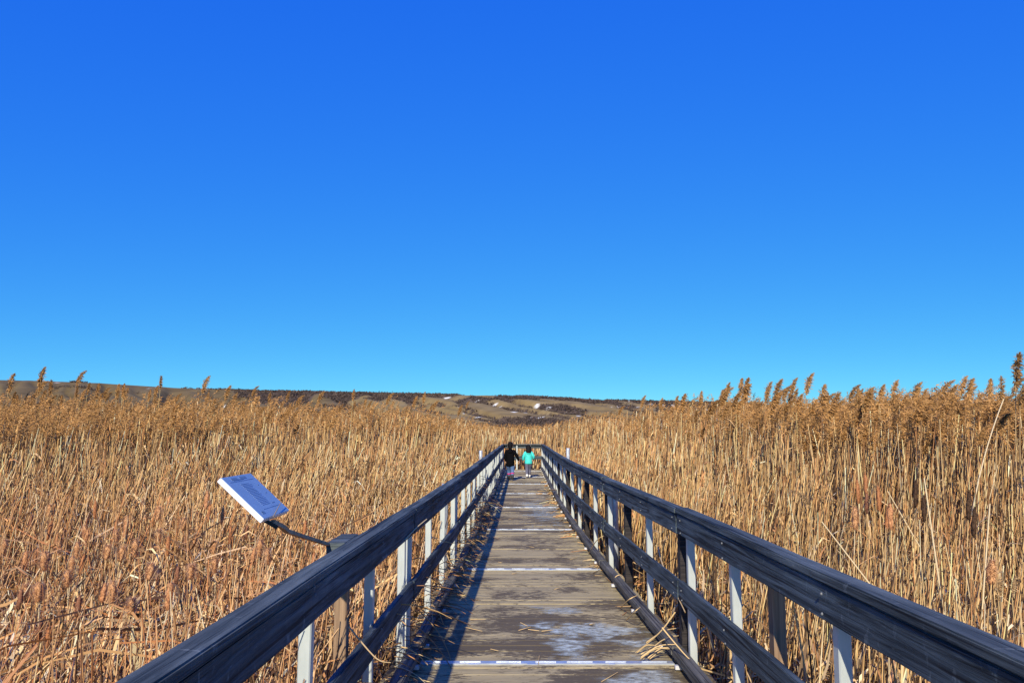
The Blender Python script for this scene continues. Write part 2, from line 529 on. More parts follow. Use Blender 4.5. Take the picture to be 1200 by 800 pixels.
# --- deck: one mesh of planks per section
M_UNDER = plain('dark_joist', (0.03, 0.026, 0.022), 0.9, var=0.3)
M_STRIP = plain('aluminium_strip', (0.55, 0.60, 0.66), 0.38, 0.5, 0.5, 0.15, 12)
M_SCREW = plain('pale_bracket_metal', (0.72, 0.72, 0.72), 0.4, 0.2, 0.5, 0.1)
spans = [(JO[k], JO[k + 1]) for k in range(len(JO) - 1)] + [(JO[-1], END)]
for k, (y0, y1) in enumerate(spans):
    bm = bmesh.new()
    last = k == len(spans) - 1
    y = y0 + 0.035
    while y < y1 - 0.05:
        pw = 0.138
        y2 = min(y + pw, y1 - 0.035)
        dz = random.uniform(-0.003, 0.002)
        ex = 0.16 + random.uniform(-0.01, 0.01)
        co = []
        for (yy, xx) in ((y, lx(y) - ex), (y, rx(y) + ex), (y2, rx(y2) + ex), (y2, lx(y2) - ex)):
            co.append((xx, yy))
        top = [bm.verts.new((a, b, dz + random.uniform(-.001, .001))) for a, b in co]
        bot = [bm.verts.new((a, b, dz - 0.04)) for a, b in co]
        bm.faces.new(top)
        bm.faces.new(bot[::-1])
        for i in range(4):
            bm.faces.new((top[i], bot[i], bot[(i + 1) % 4], top[(i + 1) % 4]))
        y = y2 + 0.005
    bmesh.ops.recalc_face_normals(bm, faces=bm.faces)
    bmesh.ops.bevel(bm, geom=[e for e in bm.edges if e.verts[0].co.z > -0.02 and e.verts[1].co.z > -0.02], offset=0.0015, segments=1, affect='EDGES')
    bmesh.ops.translate(bm, vec=OFF, verts=bm.verts)
    d = bm_obj('deck_section', bm, M_DECK, BW)
    # joists under the planks
    for s in (0.08, 0.5, 0.92):
        a = Vector((lx(y0) * (1 - s) + rx(y0) * s, y0 + 0.04, -0.13)); b = Vector((lx(y1) * (1 - s) + rx(y1) * s, y1 - 0.04, -0.13))
        board('joist', a - OFF * 0, b, 0.06, 0.17, M_UNDER, BW, 0.004, 0.0)
    # hinge strip at the far end of each section
    if not last and k >= 0:
        yj = y1
        xa, xb = lx(yj) + 0.045, rx(yj) - 0.035
        bm = bmesh.new()
        box_bm(bm, ((xa + xb) / 2, yj, 0.003), (xb - xa, 0.084, 0.008))
        x = xa
        while x < xb - 0.06:                       # hinge knuckles
            Lk = random.uniform(0.14, 0.2)
            x2 = min(x + Lk, xb)
            box_bm(bm, ((x + x2) / 2, yj + 0.012, 0.0105), (x2 - x, 0.014, 0.008), None, 0.002)
            x = x2 + random.uniform(0.07, 0.11)
        x = xa
        while x < xb - 0.1:                        # raised front lip
            Lk = random.uniform(0.3, 0.7)
            x2 = min(x + Lk, xb)
            box_bm(bm, ((x + x2) / 2, yj - 0.039, 0.009), (x2 - x, 0.006, 0.006))
            x = x2 + random.uniform(0.02, 0.09)
        bmesh.ops.translate(bm, vec=OFF, verts=bm.verts)
        bm_obj('joint_strip', bm, M_STRIP, BW)

# --- railings
M_BOLT = plain('dull_bolt_steel', (0.16, 0.17, 0.18), 0.6, 0.2, .3, .2)
M_DARKPOST = stained_wood('dark_post_wood', (0.02, 0.018, 0.018), (0.06, 0.05, 0.045), (0.2, 0.16, 0.13))
TOP = 1.06
def side_railing(sgn, fx):
    rl = empty('railing', (0, 0, 0), BW)
    rl['label'] = 'railing along the left edge of the deck' if sgn < 0 else 'railing along the right edge of the deck'
    def P(y, off, z): return Vector((fx(y) + sgn * off, y, z))
    for k, (y0, y1) in enumerate([(spans[0][0], spans[1][1])] + spans[2:]):
        a, b = y0 + 0.012, y1 - 0.012
        dz = random.uniform(-0.006, 0.006)
        dz2 = random.uniform(-0.006, 0.006)
        board('cap_rail', P(a, 0.045, TOP - 0.019 + dz), P(b, 0.045, TOP - 0.019 + dz2), 0.094, 0.038, M_CAP, rl, 0.006)
        board('rail_board', P(a + .006, 0.026, TOP - 0.041 - 0.07 + dz), P(b - .006, 0.026, TOP - 0.041 - 0.07 + dz2), 0.036, 0.137, M_RAIL, rl)
        board('mid_rail', P(a + .006, 0.026, 0.49 + dz), P(b - .006, 0.026, 0.49 + dz2), 0.036, 0.137, M_RAIL, rl)
        board('curb', P(a, 0.0, 0.075), P(b, 0.0, 0.075), 0.088, 0.062, M_CURB, rl, 0.008)
        # small pale spacer brackets under the curb
        L = y1 - y0
        for s in np.arange(0.35, L - 0.1, 1.15):
            bm = bmesh.new()
            box_bm(bm, (0, 0, 0), (0.095, 0.035, 0.028), None, 0.003)
            o = bm_obj('curb_bracket', bm, M_SCREW, rl)
            o.location = P(y0 + s, -0.012, 0.024) + OFF
        # bolt heads where the rails meet the posts (near sections only)
        for s in ([0.13, 1.32, 2.45, y1 - y0 - .13] if y1 - y0 < 5 else [3.4, 4.85, 6.22, 7.3]):
            if y0 + s > 13.5: continue
            for zz in (TOP - .075, TOP - .15, .52, .455):
                bm = bmesh.new()
                bmesh.ops.create_cone(bm, cap_ends=True, segments=10, radius1=.0065, radius2=.0045, depth=.006, matrix=Matrix.Rotation(-sgn * math.pi / 2, 4, 'Y'))
                o = bm_obj('bolt', bm, M_BOLT, rl)
                o.location = P(y0 + s + random.uniform(-.012, .012), .0045, zz + dz + random.uniform(-.006, .006)) + OFF
        # posts
        offs = [0.13, 1.32, 2.45, L - 0.13] if L > 3 else [0.13, L - 0.2]
        if L > 5: offs = [1.9, 3.4, 4.85, 6.22, L - .12]
        if L > 5 and sgn < 0: offs[2] += .14
        for q, s in enumerate(offs):
            wood = L < 5 and (q == 0 or (q == 2 and sgn > 0))
            bm = bmesh.new()
            box_bm(bm, (0, 0, 0), (0.051, 0.056, TOP + 0.22), None, 0.005)
            if wood and sgn > 0:
                bm.free()
                bm = bmesh.new()
                box_bm(bm, (0, 0, 0), (0.07, 0.085, TOP + 0.20), None, 0.005)
                o = bm_obj('wooden_post', bm, M_DARKPOST, rl)
                o.location = P(y0 + s, 0.0455 + 0.040, (TOP - 0.041 - 0.22) / 2) + OFF
                continue
            o = bm_obj('post', bm, M_POST, rl)
            o.location = P(y0 + s, 0.0455 + 0.031, (TOP - 0.041 - 0.26) / 2) + OFF
            o.rotation_euler = (R(random.uniform(-.5, .5)), R(random.uniform(-.5, .5)), 0)
            if wood:      # dark wooden post paired with it
                bm = bmesh.new()
                box_bm(bm, (0, 0, 0), (0.06, 0.085, TOP + 0.18), None, 0.005)
                o = bm_obj('wooden_post', bm, M_DARKPOST, rl)
                o.location = P(y0 + s + 0.075, 0.0455 + 0.047, (TOP - 0.041 - 0.20) / 2) + OFF
    return rl
RL = side_railing(-1, lx)
RR = side_railing(1, rx)
# brown piles standing outside the rails, and galvanised guide pipes
for (rl, sgn, fx, y, z) in ((RL, -1, lx, 4.12, TOP - 0.06), (RR, 1, rx, 4.0, TOP - 0.05)):
    bm = bmesh.new()
    box_bm(bm, (0, 0, 0), (0.062, 0.085, z + 0.7), None, 0.006)
    o = bm_obj('support_post', bm, M_POST_WOOD, rl)
    o.location = Vector((fx(y) + sgn * 0.145, y, (z - 0.7) / 2)) + OFF
    o['label'] = 'bare brown timber post outside the rail'
bm = bmesh.new()
box_bm(bm, (0, 0, 0), (0.095, 0.34, 0.055), None, 0.006)
o = bm_obj('post_cap', bm, M_CAP, RL)
o.location = Vector((lx(4.1) - 0.143, 4.1, TOP - 0.030)) + OFF
def lathe(bm, prof, seg=12, axis_pts=None):
    rings = []
    for (r, z) in prof:
        rings.append([bm.verts.new((r * math.cos(2 * math.pi * i / seg), r * math.sin(2 * math.pi * i / seg), z)) for i in range(seg)])
    for a, b in zip(rings, rings[1:]):
        for i in range(seg):
            bm.faces.new((a[i], a[(i + 1) % seg], b[(i + 1) % seg], b[i]))
    bm.faces.new(rings[0][::-1]); bm.faces.new(rings[-1])
for (rl, sgn, fx, y, z) in ((RL, -1, lx, 9.15, TOP - 0.06), (RL, -1, lx, 16.9, 1.19), (RR, 1, rx, 16.9, 1.24), (RR, 1, rx, 9.5, TOP - 0.06)):
    bm = bmesh.new()
    lathe(bm, [(0.037, -0.8), (0.037, z - 0.012), (0.034, z)], 14)
    o = bm_obj('guide_pipe', bm, M_GALV, rl, True)
    o.location = Vector((fx(y) + sgn * 0.165, y, 0)) + OFF
# end railing
re = empty('railing', (0, 0, 0), BW)
re['label'] = 'railing across the far end of the deck'
a, b = Vector((lx(END) - .09, END + .05, 0)), Vector((rx(END) + .09, END + .05, 0))
board('cap_rail', a + Vector((0, 0, TOP - .019)), b + Vector((0, 0, TOP - .019)), 0.15, 0.04, M_CAP, re)
board('rail_board', a + Vector((0, .055, TOP - .11)), b + Vector((0, .055, TOP - .11)), 0.036, 0.137, M_RAIL, re)
board('mid_rail', a + Vector((0, .055, .49)), b + Vector((0, .055, .49)), 0.036, 0.137, M_RAIL, re)
for s in (0.03, 0.36, 0.68, 0.97):
    bm = bmesh.new()
    box_bm(bm, (0, 0, 0), (0.058, 0.058, TOP + 0.2), None, 0.005)
    o = bm_obj('post', bm, M_POST, re)
    o.location = a.lerp(b, s) + Vector((0, 0.0, (TOP - 0.041 - 0.24) / 2)) + OFF

# --- frozen film lying on the planks
def ice_mat():
    m, nt, b, out = mat_new('thin_ice')
    a = nt.nodes.new('ShaderNodeVertexColor'); a.layer_name = 'tint'
    sx = nt.nodes.new('ShaderNodeSeparateColor'); nt.links.new(a.outputs[0], sx.inputs[0])
    n = noise_of(nt, scaled(nt, (14, 22, 1)), 1.0, 6, 0.7)
    mu = nt.nodes.new('ShaderNodeMath'); mu.operation = 'MULTIPLY'
    nt.links.new(sx.outputs[0], mu.inputs[0])
    nt.links.new(ramp(nt, n, [(0.34, (0.05, .05, .05)), (0.62, (1, 1, 1))]), mu.inputs[1])
    b.inputs['Base Color'].default_value = (0.66, 0.72, 0.62, 1)
    b.inputs['Roughness'].default_value = 0.4
    tr = nt.nodes.new('ShaderNodeBsdfTransparent')
    mx = nt.nodes.new('ShaderNodeMixShader')
    nt.links.new(mu.outputs[0], mx.inputs[0]); nt.links.new(tr.outputs[0], mx.inputs[1]); nt.links.new(b.outputs[0], mx.inputs[2])
    nt.links.new(mx.outputs[0], out.inputs[0])
    return m
M_ICE = ice_mat()
def ice(cx, cy, hx, hy, label, dens, seed):
    st = 0.02 if hy < 2 else 0.04
    xs = np.arange(-hx, hx, st); ys = np.arange(-hy, hy, st)
    X, Y = np.meshgrid(xs, ys)
    fall = 1 - np.sqrt((X / hx) ** 2 + (Y / hy) ** 2)
    n = 0.55 * vnoise(X / .26 + 9, Y / .2 + 9, seed) + 0.3 * vnoise(X / .1, Y / .07, seed + 1) + .15 * vnoise(X / .04, Y / .03, seed + 2)
    cov = smooth(0.0, 0.22, n - 0.62 + 0.42 * np.clip(fall, -1, 1)) * dens
    idx = np.arange(X.size).reshape(X.shape)
    Q = np.stack([idx[:-1, :-1], idx[:-1, 1:], idx[1:, 1:], idx[1:, :-1]], -1).reshape(-1, 4)
    Q = Q[cov.ravel()[Q].max(1) > 0.03]
    if not len(Q): return
    used = np.unique(Q); remap = np.zeros(X.size, np.int64); remap[used] = np.arange(len(used))
    acc = Acc()
    V = np.stack([X.ravel()[used] , Y.ravel()[used], np.full(len(used), 0.0)], -1)
    acc.add(V, np.repeat(cov.ravel()[used][:, None], 3, 1), quads=remap[Q])
    o = link_mesh('ice_patch', acc.mesh('ice_patch'), M_ICE)
    o.location = (cx, cy, 0.0065)
    tag(o, label, 'ice', kind='stuff')
ice(0.66, 6.35, 0.72, 0.66, 'broken patch of pale ice on the planks just beyond the nearest metal strip', 0.95, 3)
ice(0.42, 7.25, 0.32, 0.22, 'small bluish ice smear on the planks beyond the larger ice patch', 0.6, 13)
ice(0.70, 5.25, 0.40, 0.26, 'pale ice patch on the planks in front of the nearest metal strip', 0.8, 23)
ice(0.55, 16.6, 0.42, 3.4, 'long worn frost film in the middle of the far planks', 0.55, 33)

# ------------------------------------------------------------------ reed mass
PAL = np.array([[.60, .365, .14], [.78, .54, .25], [.54, .265, .10], [.67, .435, .19], [.34, .195, .085], [.86, .68, .40], [.11, .065, .034]])
PW = np.array([.22, .17, .18, .16, .13, .07, .07])
def tints(n, w=PW, jit=0.2):
    c = PAL[rng.choice(len(PAL), n, p=w / w.sum())]
    return np.clip(c * (1 + rng.normal(0, jit, (n, 1))), .02, .85)

def top_height(X, Y):
    """height of the growth above the deck"""
    # right of the walk: tall a few metres away from the rail
    dR = X - 1.3
    hR = 0.95 + 1.65 * smooth(0.4, 4.6, dR) * smooth(4.5, 11, Y)
    hR = np.maximum(hR, (1.0 + 1.55 * smooth(1.5, 4.5, dR)) * smooth(3, 8, Y))
    # left: low cattails near the camera, tall belt behind a slanted line
    s = (-12 * (X + 11) + 7 * (Y - 16)) / 13.9
    hL = 0.62 + 0.45 * smooth(-15, -8, s) + 1.55 * smooth(-9.5, 0.5, s)
    h = np.where(X > 0.3, hR, hL)
    # lower growth along the walk and beyond its end
    axis = 0.3 + 0 * Y
    corr = smooth(1.6, 5.0, np.abs(X - axis))
    mid = 1.55 + 0.35 * smooth(34, 60, Y)
    cap_ = mid + (2.62 - mid) * corr
    h = np.where(Y > 12, np.minimum(h, cap_), h)
    h = np.where(Y > 34, cap_, h)
    h = np.minimum(h, np.where(X > 0, 1.35 + 0.047 * Y, 1.36 + 0.042 * Y))
    h = np.minimum(h, np.where(X > 0, 2.32, 2.20))
    return h * (0.90 + 0.2 * vnoise(X / 1.7, Y / 1.7, 77))

def free(X, Y, m=0.2):
    l = np.interp(Y, LY, LX) - m
    r = np.interp(Y, RY, RX) + m
    return ~((X > l) & (X < r) & (Y < END + .35))

def plumes(acc, tip, size, n, bend, col, wmin):
    """feathery one-sided plume: n spikelet slivers per reed along a nodding rachis, hanging to the lee side"""
    N = len(tip)
    s = rng.uniform(0, 1, (N, n)) ** 0.85                     # along the rachis from base to tip
    L = size[:, None]
    bx = bend[:, None, 0]; by = bend[:, None, 1]
    c = tip[:, None] + np.stack([bx * L * s ** 2 * 0.75, by * L * s ** 2 * 0.75, L * (s - 0.33 * s ** 2.4)], -1)
    a = rng.uniform(0, 6.283, (N, n))
    env = np.clip(np.sin(math.pi * np.clip(s * 0.92 + 0.06, 0, 1)), 0, 1) ** 0.8 * (1.15 - .55 * s)
    rr = L * 0.15 * env * rng.uniform(0.15, 1.0, (N, n))
    lee = L * rng.uniform(.02, .30, (N, n)) * env
    d = np.stack([np.cos(a) * rr + (.3 + .6 * bx) * lee, np.sin(a) * rr + by * lee, L * rng.uniform(-.20, .10, (N, n)) * env + L * .02], -1)
    c0 = c + d * 0.06
    e = c0 + d
    wd = np.maximum(wmin[:, None], L * 0.0145) * (1.1 - .6 * s)
    ss = np.cross(d, rng.normal(0, 1, (N, n, 3)))
    ss /= np.linalg.norm(ss, axis=-1, keepdims=True) + 1e-9
    ss = ss * wd[..., None]
    mid = (c0 * 0.45 + e * 0.55)
    V = np.stack([c0, mid + ss, e, mid - ss], 2)
    cc = col[:, None, None] * rng.uniform(0.6, 1.4, (N, n, 1, 1))
    acc.add(V, np.broadcast_to(cc, (N, n, 4, 3)), quads=np.arange(N * n * 4).reshape(-1, 4))

def stem_lines(base, h, lean, bendv, Rr):
    t = np.linspace(0, 1, Rr)[None, :, None]
    d = np.concatenate([lean, np.ones((len(h), 1))], 1)
    H = h[:, None, None]
    return base[:, None] + d[:, None] * t * H + np.concatenate([bendv, np.zeros((len(h), 1))], 1)[:, None] * (t ** 2) * H

PLUME = np.array([.42, .225, .075])

def field(n, y0, y1, xl, xr, accS, accP, wpx, plume_n, leaf_frac, power=1.0, dead=0.12, hmul=(.72, 1.0), rr=3, wmin=.0038, dark=0.0):
    """scatter n reeds between two distances"""
    u = rng.uniform(0, 1, n) ** power
    Y = y0 + (y1 - y0) * u
    X = xl(Y) + (xr(Y) - xl(Y)) * rng.uniform(0, 1, n)
    ok = free(X, Y)
    X, Y = X[ok], Y[ok]
    N = len(X)
    T = top_height(X, Y)
    hf = rng.uniform(*hmul, N)
    h = T * hf - GROUND
    base = np.stack([X, Y, np.full(N, GROUND)], -1)
    P0x = X
    lean = rng.normal(0, 0.05, (N, 2)) + np.array([0.035, 0.0])
    low = T < 1.5
    lean[low] += rng.normal(0, 0.21, (low.sum(), 2))*np.where(P0x[low] < 0, 1, .45)[:, None] + np.array([0.05, 0])
    dd = rng.uniform(0, 1, N) < dead
    lean[dd] += rng.normal(0, 0.32, (dd.sum(), 2))
    h[dd] *= rng.uniform(.35, .8, dd.sum())
    bendv = rng.normal(0, 0.05, (N, 2)) + np.array([0.03, 0])
    P = stem_lines(base, h, lean, bendv, rr)
    # keep leaning stems off the deck
    tipx, tipy = P[:, -1, 0], P[:, -1, 1]
    okk = free(tipx, tipy, 0.06)
    P, h, Y, T, hf, base, dd = P[okk], h[okk], Y[okk], T[okk], hf[okk], base[okk], dd[okk]
    N = len(P)
    PWn = PW.copy(); PWn[6] += dark  # extra dark stems mixed in to stand for the shadowed gaps between reeds
    wd = np.maximum(wmin, wpx * Y / 785) * rng.uniform(0.65, 1.25, N)
    col = tints(N, PWn) * (0.72 + .5 * vnoise(P[:, 0, 0] / .8, Y / 1.3, 91))[:, None]
    nl = ((P[:, 0, 0] < 0) * smooth(12, 5, Y))[:, None]
    col = col * (1 + nl * np.array([[.06, -.10, -.06]]))
    rad = wd[:, None] * 0.62 * np.linspace(1.15, 0.6, rr)[None]
    prisms(accS, P, rad, col)
    # leaves: long dry blades leaving the stem
    m = rng.uniform(0, 1, N) < leaf_frac
    for rep in range(2):
        idx = np.where(m & (rng.uniform(0, 1, N) < 0.8))[0]
        k = len(idx)
        if not k: continue
        f = rng.uniform(0.3, 0.92, k)
        i0 = f * (rr - 1); ia = np.minimum(i0.astype(int), rr - 2); fr = (i0 - ia)[:, None]
        p0 = P[idx, ia] * (1 - fr) + P[idx, ia + 1] * fr
        az = rng.uniform(0, 6.283, k)
        az = np.where(rng.uniform(0, 1, k) < .5, rng.normal(0.0, .7, k), az)
        dirv = np.stack([np.cos(az), np.sin(az), np.zeros(k)], -1)
        L = rng.uniform(0.16, 0.42, k)
        up = rng.uniform(0.2, 1.0, k)
        tt = np.linspace(0, 1, 4)[None, :, None]
        Pl = p0[:, None] + dirv[:, None] * tt * L[:, None, None] * 0.8 + np.array([0, 0, 1])[None, None] * (up[:, None, None] * tt - (0.7 + up[:, None, None]) * tt ** 2 * .9) * L[:, None, None]
        side = np.stack([-np.sin(az), np.cos(az), rng.normal(0, .5, k)], -1)
        side /= np.linalg.norm(side, axis=1, keepdims=True)
        Wl = np.maximum(0.005, wpx * 0.9 * Y[idx] / 785)[:, None] * np.array([.7, 1, .8, .1])[None] * rng.uniform(.7, 1.3, (k, 1))
        ok2 = free(Pl[:, -1, 0], Pl[:, -1, 1], 0.04)
        ribbons(accS, Pl[ok2], Wl[ok2], side[ok2], tints(ok2.sum()))
    # plumes on the tall ones
    if plume_n:
        pm = (~dd) & (T * (.6 + .4 * hf) > 1.62) & (rng.uniform(0, 1, N) < np.clip((T - 1.15) / 0.9, 0.05, .6))
        idx = np.where(pm)[0]
        k = len(idx)
        if k:
            bend = np.stack([rng.normal(0.45, .3, k), rng.normal(0, .3, k)], -1)
            size = rng.uniform(.3, .52, k)
            col = PLUME[None] * (1 + rng.normal(0, .16, (k, 1)))
            dk = rng.uniform(0, 1, k) < .06
            col[dk] *= .4
            plumes(accP, P[idx, -1] - np.array([0, 0, .03]), size, plume_n, bend, col, 0.40 * Y[idx] / 785)

accS, accP = Acc(), Acc()
wl = lambda Y: -0.70 * Y - 1.6
wr = lambda Y: 0.70 * Y + 1.6
lxa = lambda Y: np.interp(Y, LY, LX) - .2
rxa = lambda Y: np.interp(Y, RY, RX) + .2
# near left and right
field(4200, 1.2, 8, wl, lxa, accS, accP, 0.95, 0, .8, .75, .45, (.5, 1.05), 4, .0070, .10)
field(1500, -7, 5.5, lambda Y: np.interp(Y, LY, LX) - 1.0, lxa, accS, accP, 0.95, 0, .8, 1.0, .2, (.9, 1.5), 4, .0070, .10)  # extra taller reeds along the left rail, added to shade the deck edge
field(3300, 1.2, 8, rxa, wr, accS, accP, 0.95, 60, .7, .75, .2, (.55, 1.0), 4, .0085, .16)
field(13000, 8, 16, wl, lxa, accS, accP, 0.95, 60, .5, .8, .2, (.58, 1.0), 4, .0038, .07)
field(11500, 8, 16, rxa, wr, accS, accP, 0.95, 60, .4, .8, .11, (.62, 1.0), 4, .0038, .09)
field(18000, 16, 30, wl, wr, accS, accP, 0.9, 38, .3, .9, .1, (.64, 1.02))
field(19000, 30, 55, wl, wr, accS, accP, 0.8, 16, .15, .9, .07, (.66, 1.02))
field(16000, 55, 125, wl, wr, accS, accP, 0.85, 9, .0, .9, .05, (.7, 1.02))
o = link_mesh('reed_bed', accS.mesh('reed_bed'), M_PLANT)
tag(o, 'dense mass of dry golden reed stems and leaves on both sides of the boardwalk', 'reeds', kind='stuff')
o = link_mesh('reed_plumes', accP.mesh('reed_plumes'), M_PLANT)
tag(o, 'brown feathery plumes crowning the mass of the reed bed', 'reed plumes', kind='stuff')

# fallen straw and broken leaves on the marsh floor near the walk
def litter(n, y0, y1, xl, xr, zmax):
    acc = Acc()
    Y = rng.uniform(y0, y1, n) ** 1.0
    X = xl(Y) + (xr(Y) - xl(Y)) * rng.uniform(0, 1, n)
    z = GROUND + rng.uniform(0.02, 1, n) ** 1.5 * zmax
    az = rng.uniform(0, 6.283, n)
    el = rng.normal(0.12, .38, n)
    L = rng.uniform(.1, .42, n)
    d = np.stack([np.cos(az) * np.cos(el), np.sin(az) * np.cos(el), np.sin(el)], -1)
    t = np.linspace(-1, 1, 3)[None, :, None]
    P = np.stack([X, Y, z], -1)[:, None] + d[:, None] * t * L[:, None, None] + np.array([0, 0, 1])[None, None] * (-(t ** 2) * rng.uniform(-.1, .25, (n, 1, 1)) * L[:, None, None])
    P[:, :, 2] = np.maximum(P[:, :, 2], GROUND + .01)
    ok = free(P[:, 0, 0], P[:, 0, 1], .03) & free(P[:, 2, 0], P[:, 2, 1], .03)
    ok &= (P[:, 0, 0] - .2) * (P[:, 2, 0] - .2) > 0
    P = P[ok]; k = len(P)
    side = np.cross(d[ok], rng.normal(0, 1, (k, 3))); side /= np.linalg.norm(side, axis=1, keepdims=True)
    W = rng.uniform(.003, .009, (k, 1)) * np.array([.8, 1, .5])[None]
    ribbons(acc, P, W, side, tints(k, np.array([.2, .2, .16, .18, .16, .08, .1])))
    return acc
a1 = litter(11000, 1.0, 10, wl, lxa, 0.8)
a3 = litter(2300, 2.2, 9.5, wl, lambda Y: lxa(Y) - .15, 1.25)
a1.add(np.concatenate(a3.v), np.concatenate(a3.c) * np.array([.86, .72, .68]), quads=np.concatenate(a3.q))
a2 = litter(8000, 1.0, 10, rxa, wr, 0.7)
def broken(acc, n, y1, xl, xr, ztop):
    Y = rng.uniform(1.2, y1, n)
    X = xl(Y) + (xr(Y) - xl(Y)) * rng.uniform(0, 1, n)
    keep_ = vnoise(X / .5, Y / .5, 61) > .3
    X, Y = X[keep_], Y[keep_]; n = len(X)
    z = GROUND + rng.uniform(0, 1, n) * ztop
    d = np.stack([rng.normal(.15, .42, n), rng.normal(0, .4, n), np.ones(n)], -1)
    d /= np.linalg.norm(d, axis=1, keepdims=True)
    L = rng.uniform(.1, .38, n)
    t = np.linspace(-.5, .5, 4)[None, :, None]
    P = np.stack([X, Y, z], -1)[:, None] + d[:, None] * t * L[:, None, None] + rng.normal(0, .09, (n, 1, 3)) * (t ** 2 - .1)
    P[:, :, 2] = np.maximum(P[:, :, 2], GROUND + .01)
    ok = free(P[:, 0, 0], P[:, 0, 1], .05) & free(P[:, 3, 0], P[:, 3, 1], .05)
    P, d = P[ok], d[ok]; k = len(P)
    side = np.cross(d, rng.normal(0, 1, (k, 3)) + np.array([0, 1.2, 0])); side /= np.linalg.norm(side, axis=1, keepdims=True)
    W = rng.uniform(.004, .0135, (k, 1)) * np.array([.6, 1, .9, .35])[None]
    c = tints(k, np.array([.2, .2, .14, .18, .1, .12, .06]))
    g_ = rng.uniform(0, .5, (k, 1))
    c = c * (1 - g_) + c.mean(1, keepdims=True) * np.array([1.02, .95, .86]) * g_
    ribbons(acc, P, W, side, c)
broken(a1, 8000, 7.5, wl, lxa, 1.0)
broken(a2, 3800, 7.5, rxa, wr, 0.95)
for a_, lab in ((a1, 'left'), (a2, 'right')):
    o = link_mesh('straw_litter', a_.mesh('straw_litter'), M_PLANT)
    tag(o, 'tangle of fallen straw and broken leaves on the marsh floor %s of the boardwalk' % lab, 'straw litter', kind='stuff')

# ------------------------------------------------------------------ single reeds
def one_acc(): return Acc()
def reed_proto(h, lean, psize, nod, leaves, col, pcol, stem_r=.0042, name='common_reed', dens=440):
    root = empty(name)
    base = np.zeros((1, 3))
    P = stem_lines(base, np.array([h]), np.array([[lean, random.uniform(-.02, .02)]]), np.array([[.03, 0.0]]), 7)
    a = Acc(); prisms(a, P, np.linspace(stem_r * 1.25, stem_r * .6, 7)[None], np.array([col]), 5)
    link_mesh('stem', a.mesh('stem'), M_PLANT, root)
    if psize:
        a = Acc()
        plumes(a, P[:, -1] - np.array([[0, 0, .02]]), np.array([psize]), dens, np.array([[nod, random.uniform(-.2, .2)]]), np.array([pcol]), np.array([.0045]))
        # rachis through the plume
        s = np.linspace(0, 1, 6)
        rc = P[0, -1][None] + np.stack([nod * psize * s ** 2 * .75, 0 * s, psize * (s - .33 * s ** 2.4)], -1)
        prisms(a, rc[None], np.linspace(.003, .001, 6)[None], np.array([col]) * .8, 3)
        link_mesh('plume', a.mesh('plume'), M_PLANT, root)
    for q in range(leaves):
        f = random.uniform(.45, .93)
        p0 = P[0, 0] * (1 - f) + P[0, -1] * f
        az = random.choice([random.gauss(0, .8), random.uniform(0, 6.28)])
        L = random.uniform(.2, .42); up = random.uniform(.2, .9)
        t = np.linspace(0, 1, 6)[:, None]
        Pl = p0 + np.array([math.cos(az), math.sin(az), 0]) * t * L * .8 + np.array([0, 0, 1]) * (up * t - (.7 + up) * t ** 2 * .9) * L
        a = Acc()
        ribbons(a, Pl[None], (np.array([.6, 1, .9, .8, .5, .05]) * .008)[None], np.array([[-math.sin(az), math.cos(az), .3]]), tints(1))
        link_mesh('leaf', a.mesh('leaf'), M_PLANT, root)
    return root
H0 = 2.9
protos = []
for i in range(10):
    c = tints(1, np.array([.3, .25, .1, .25, .0, .1, 0.]))[0]
    protos.append(reed_proto(H0, random.uniform(-.03, .08), random.uniform(.36, .56), random.uniform(.05, .7), random.choice([1, 2, 2, 3]), c, PLUME * random.uniform(.8, 1.2)))
used = [False] * 10
def place_reed(x, y, top, label, group, i=None, rz=0.0, tilt=0.0):
    i = random.randrange(10) if i is None else i
    if used[i]: o = copy_tree(protos[i])
    else: o = protos[i]; used[i] = True
    s = (top - GROUND) / (H0 + .34)
    o.location = (x, y, GROUND)
    o.scale = (1, 1, s)
    o.rotation_euler = (random.uniform(-.02, .02), tilt + random.uniform(-.035, .035), rz + random.uniform(-.8, .8))
    tag(o, label, 'reed', group)
    return o
GL, GR = 'plumed reeds in the front of the tall belt left of the boardwalk', 'plumed reeds in the front of the tall belt right of the boardwalk'
LL = 'tall dry reed with nodding brown plume in the front belt left of the boardwalk'
LR = 'tall dry reed with nodding brown plume in the front belt right of the boardwalk'
# plumes that stand out against the hill and sky
for (px, py, Y) in ((52, 441, 15.5), (92, 439, 15.0), (195, 444, 16.0), (236, 449, 17), (305, 454, 18), (160, 455, 16), (110, 452, 17), (20, 447, 15), (270, 460, 19),
                    (342, 462, 20), (420, 460, 21), (376, 464, 22), (498, 465, 26), (480, 470, 24), (455, 466, 24), (510, 474, 28), (548, 472, 33), (320, 463, 19), (130, 457, 17), (180, 456, 18)):
    p = at(px, py, Y)
    place_reed(p.x - .22, p.y, p.z + .16, LL, GL)
for (px, py, Y) in ((850, 447, 13.5), (877, 449, 14), (895, 449, 13), (929, 441, 12.5), (948, 444, 12.5), (992, 453, 12), (1013, 456, 12.5), (1058, 447, 11.5), (1075, 449, 11),
                    (1044, 453, 12), (1095, 458, 11.5), (1103, 460, 11), (1140, 443, 10.5), (1127, 454, 11), (1155, 463, 10), (910, 452, 14), (965, 461, 13),
                    (1024, 466, 12), (860, 462, 15), (826, 463, 17), (800, 468, 19), (775, 470, 22), (752, 467, 24), (726, 478, 28), (1082, 456, 12), (1117, 462, 12)):
    p = at(px, py, Y)
    place_reed(p.x - .2, p.y, p.z + .09, LR, GR)
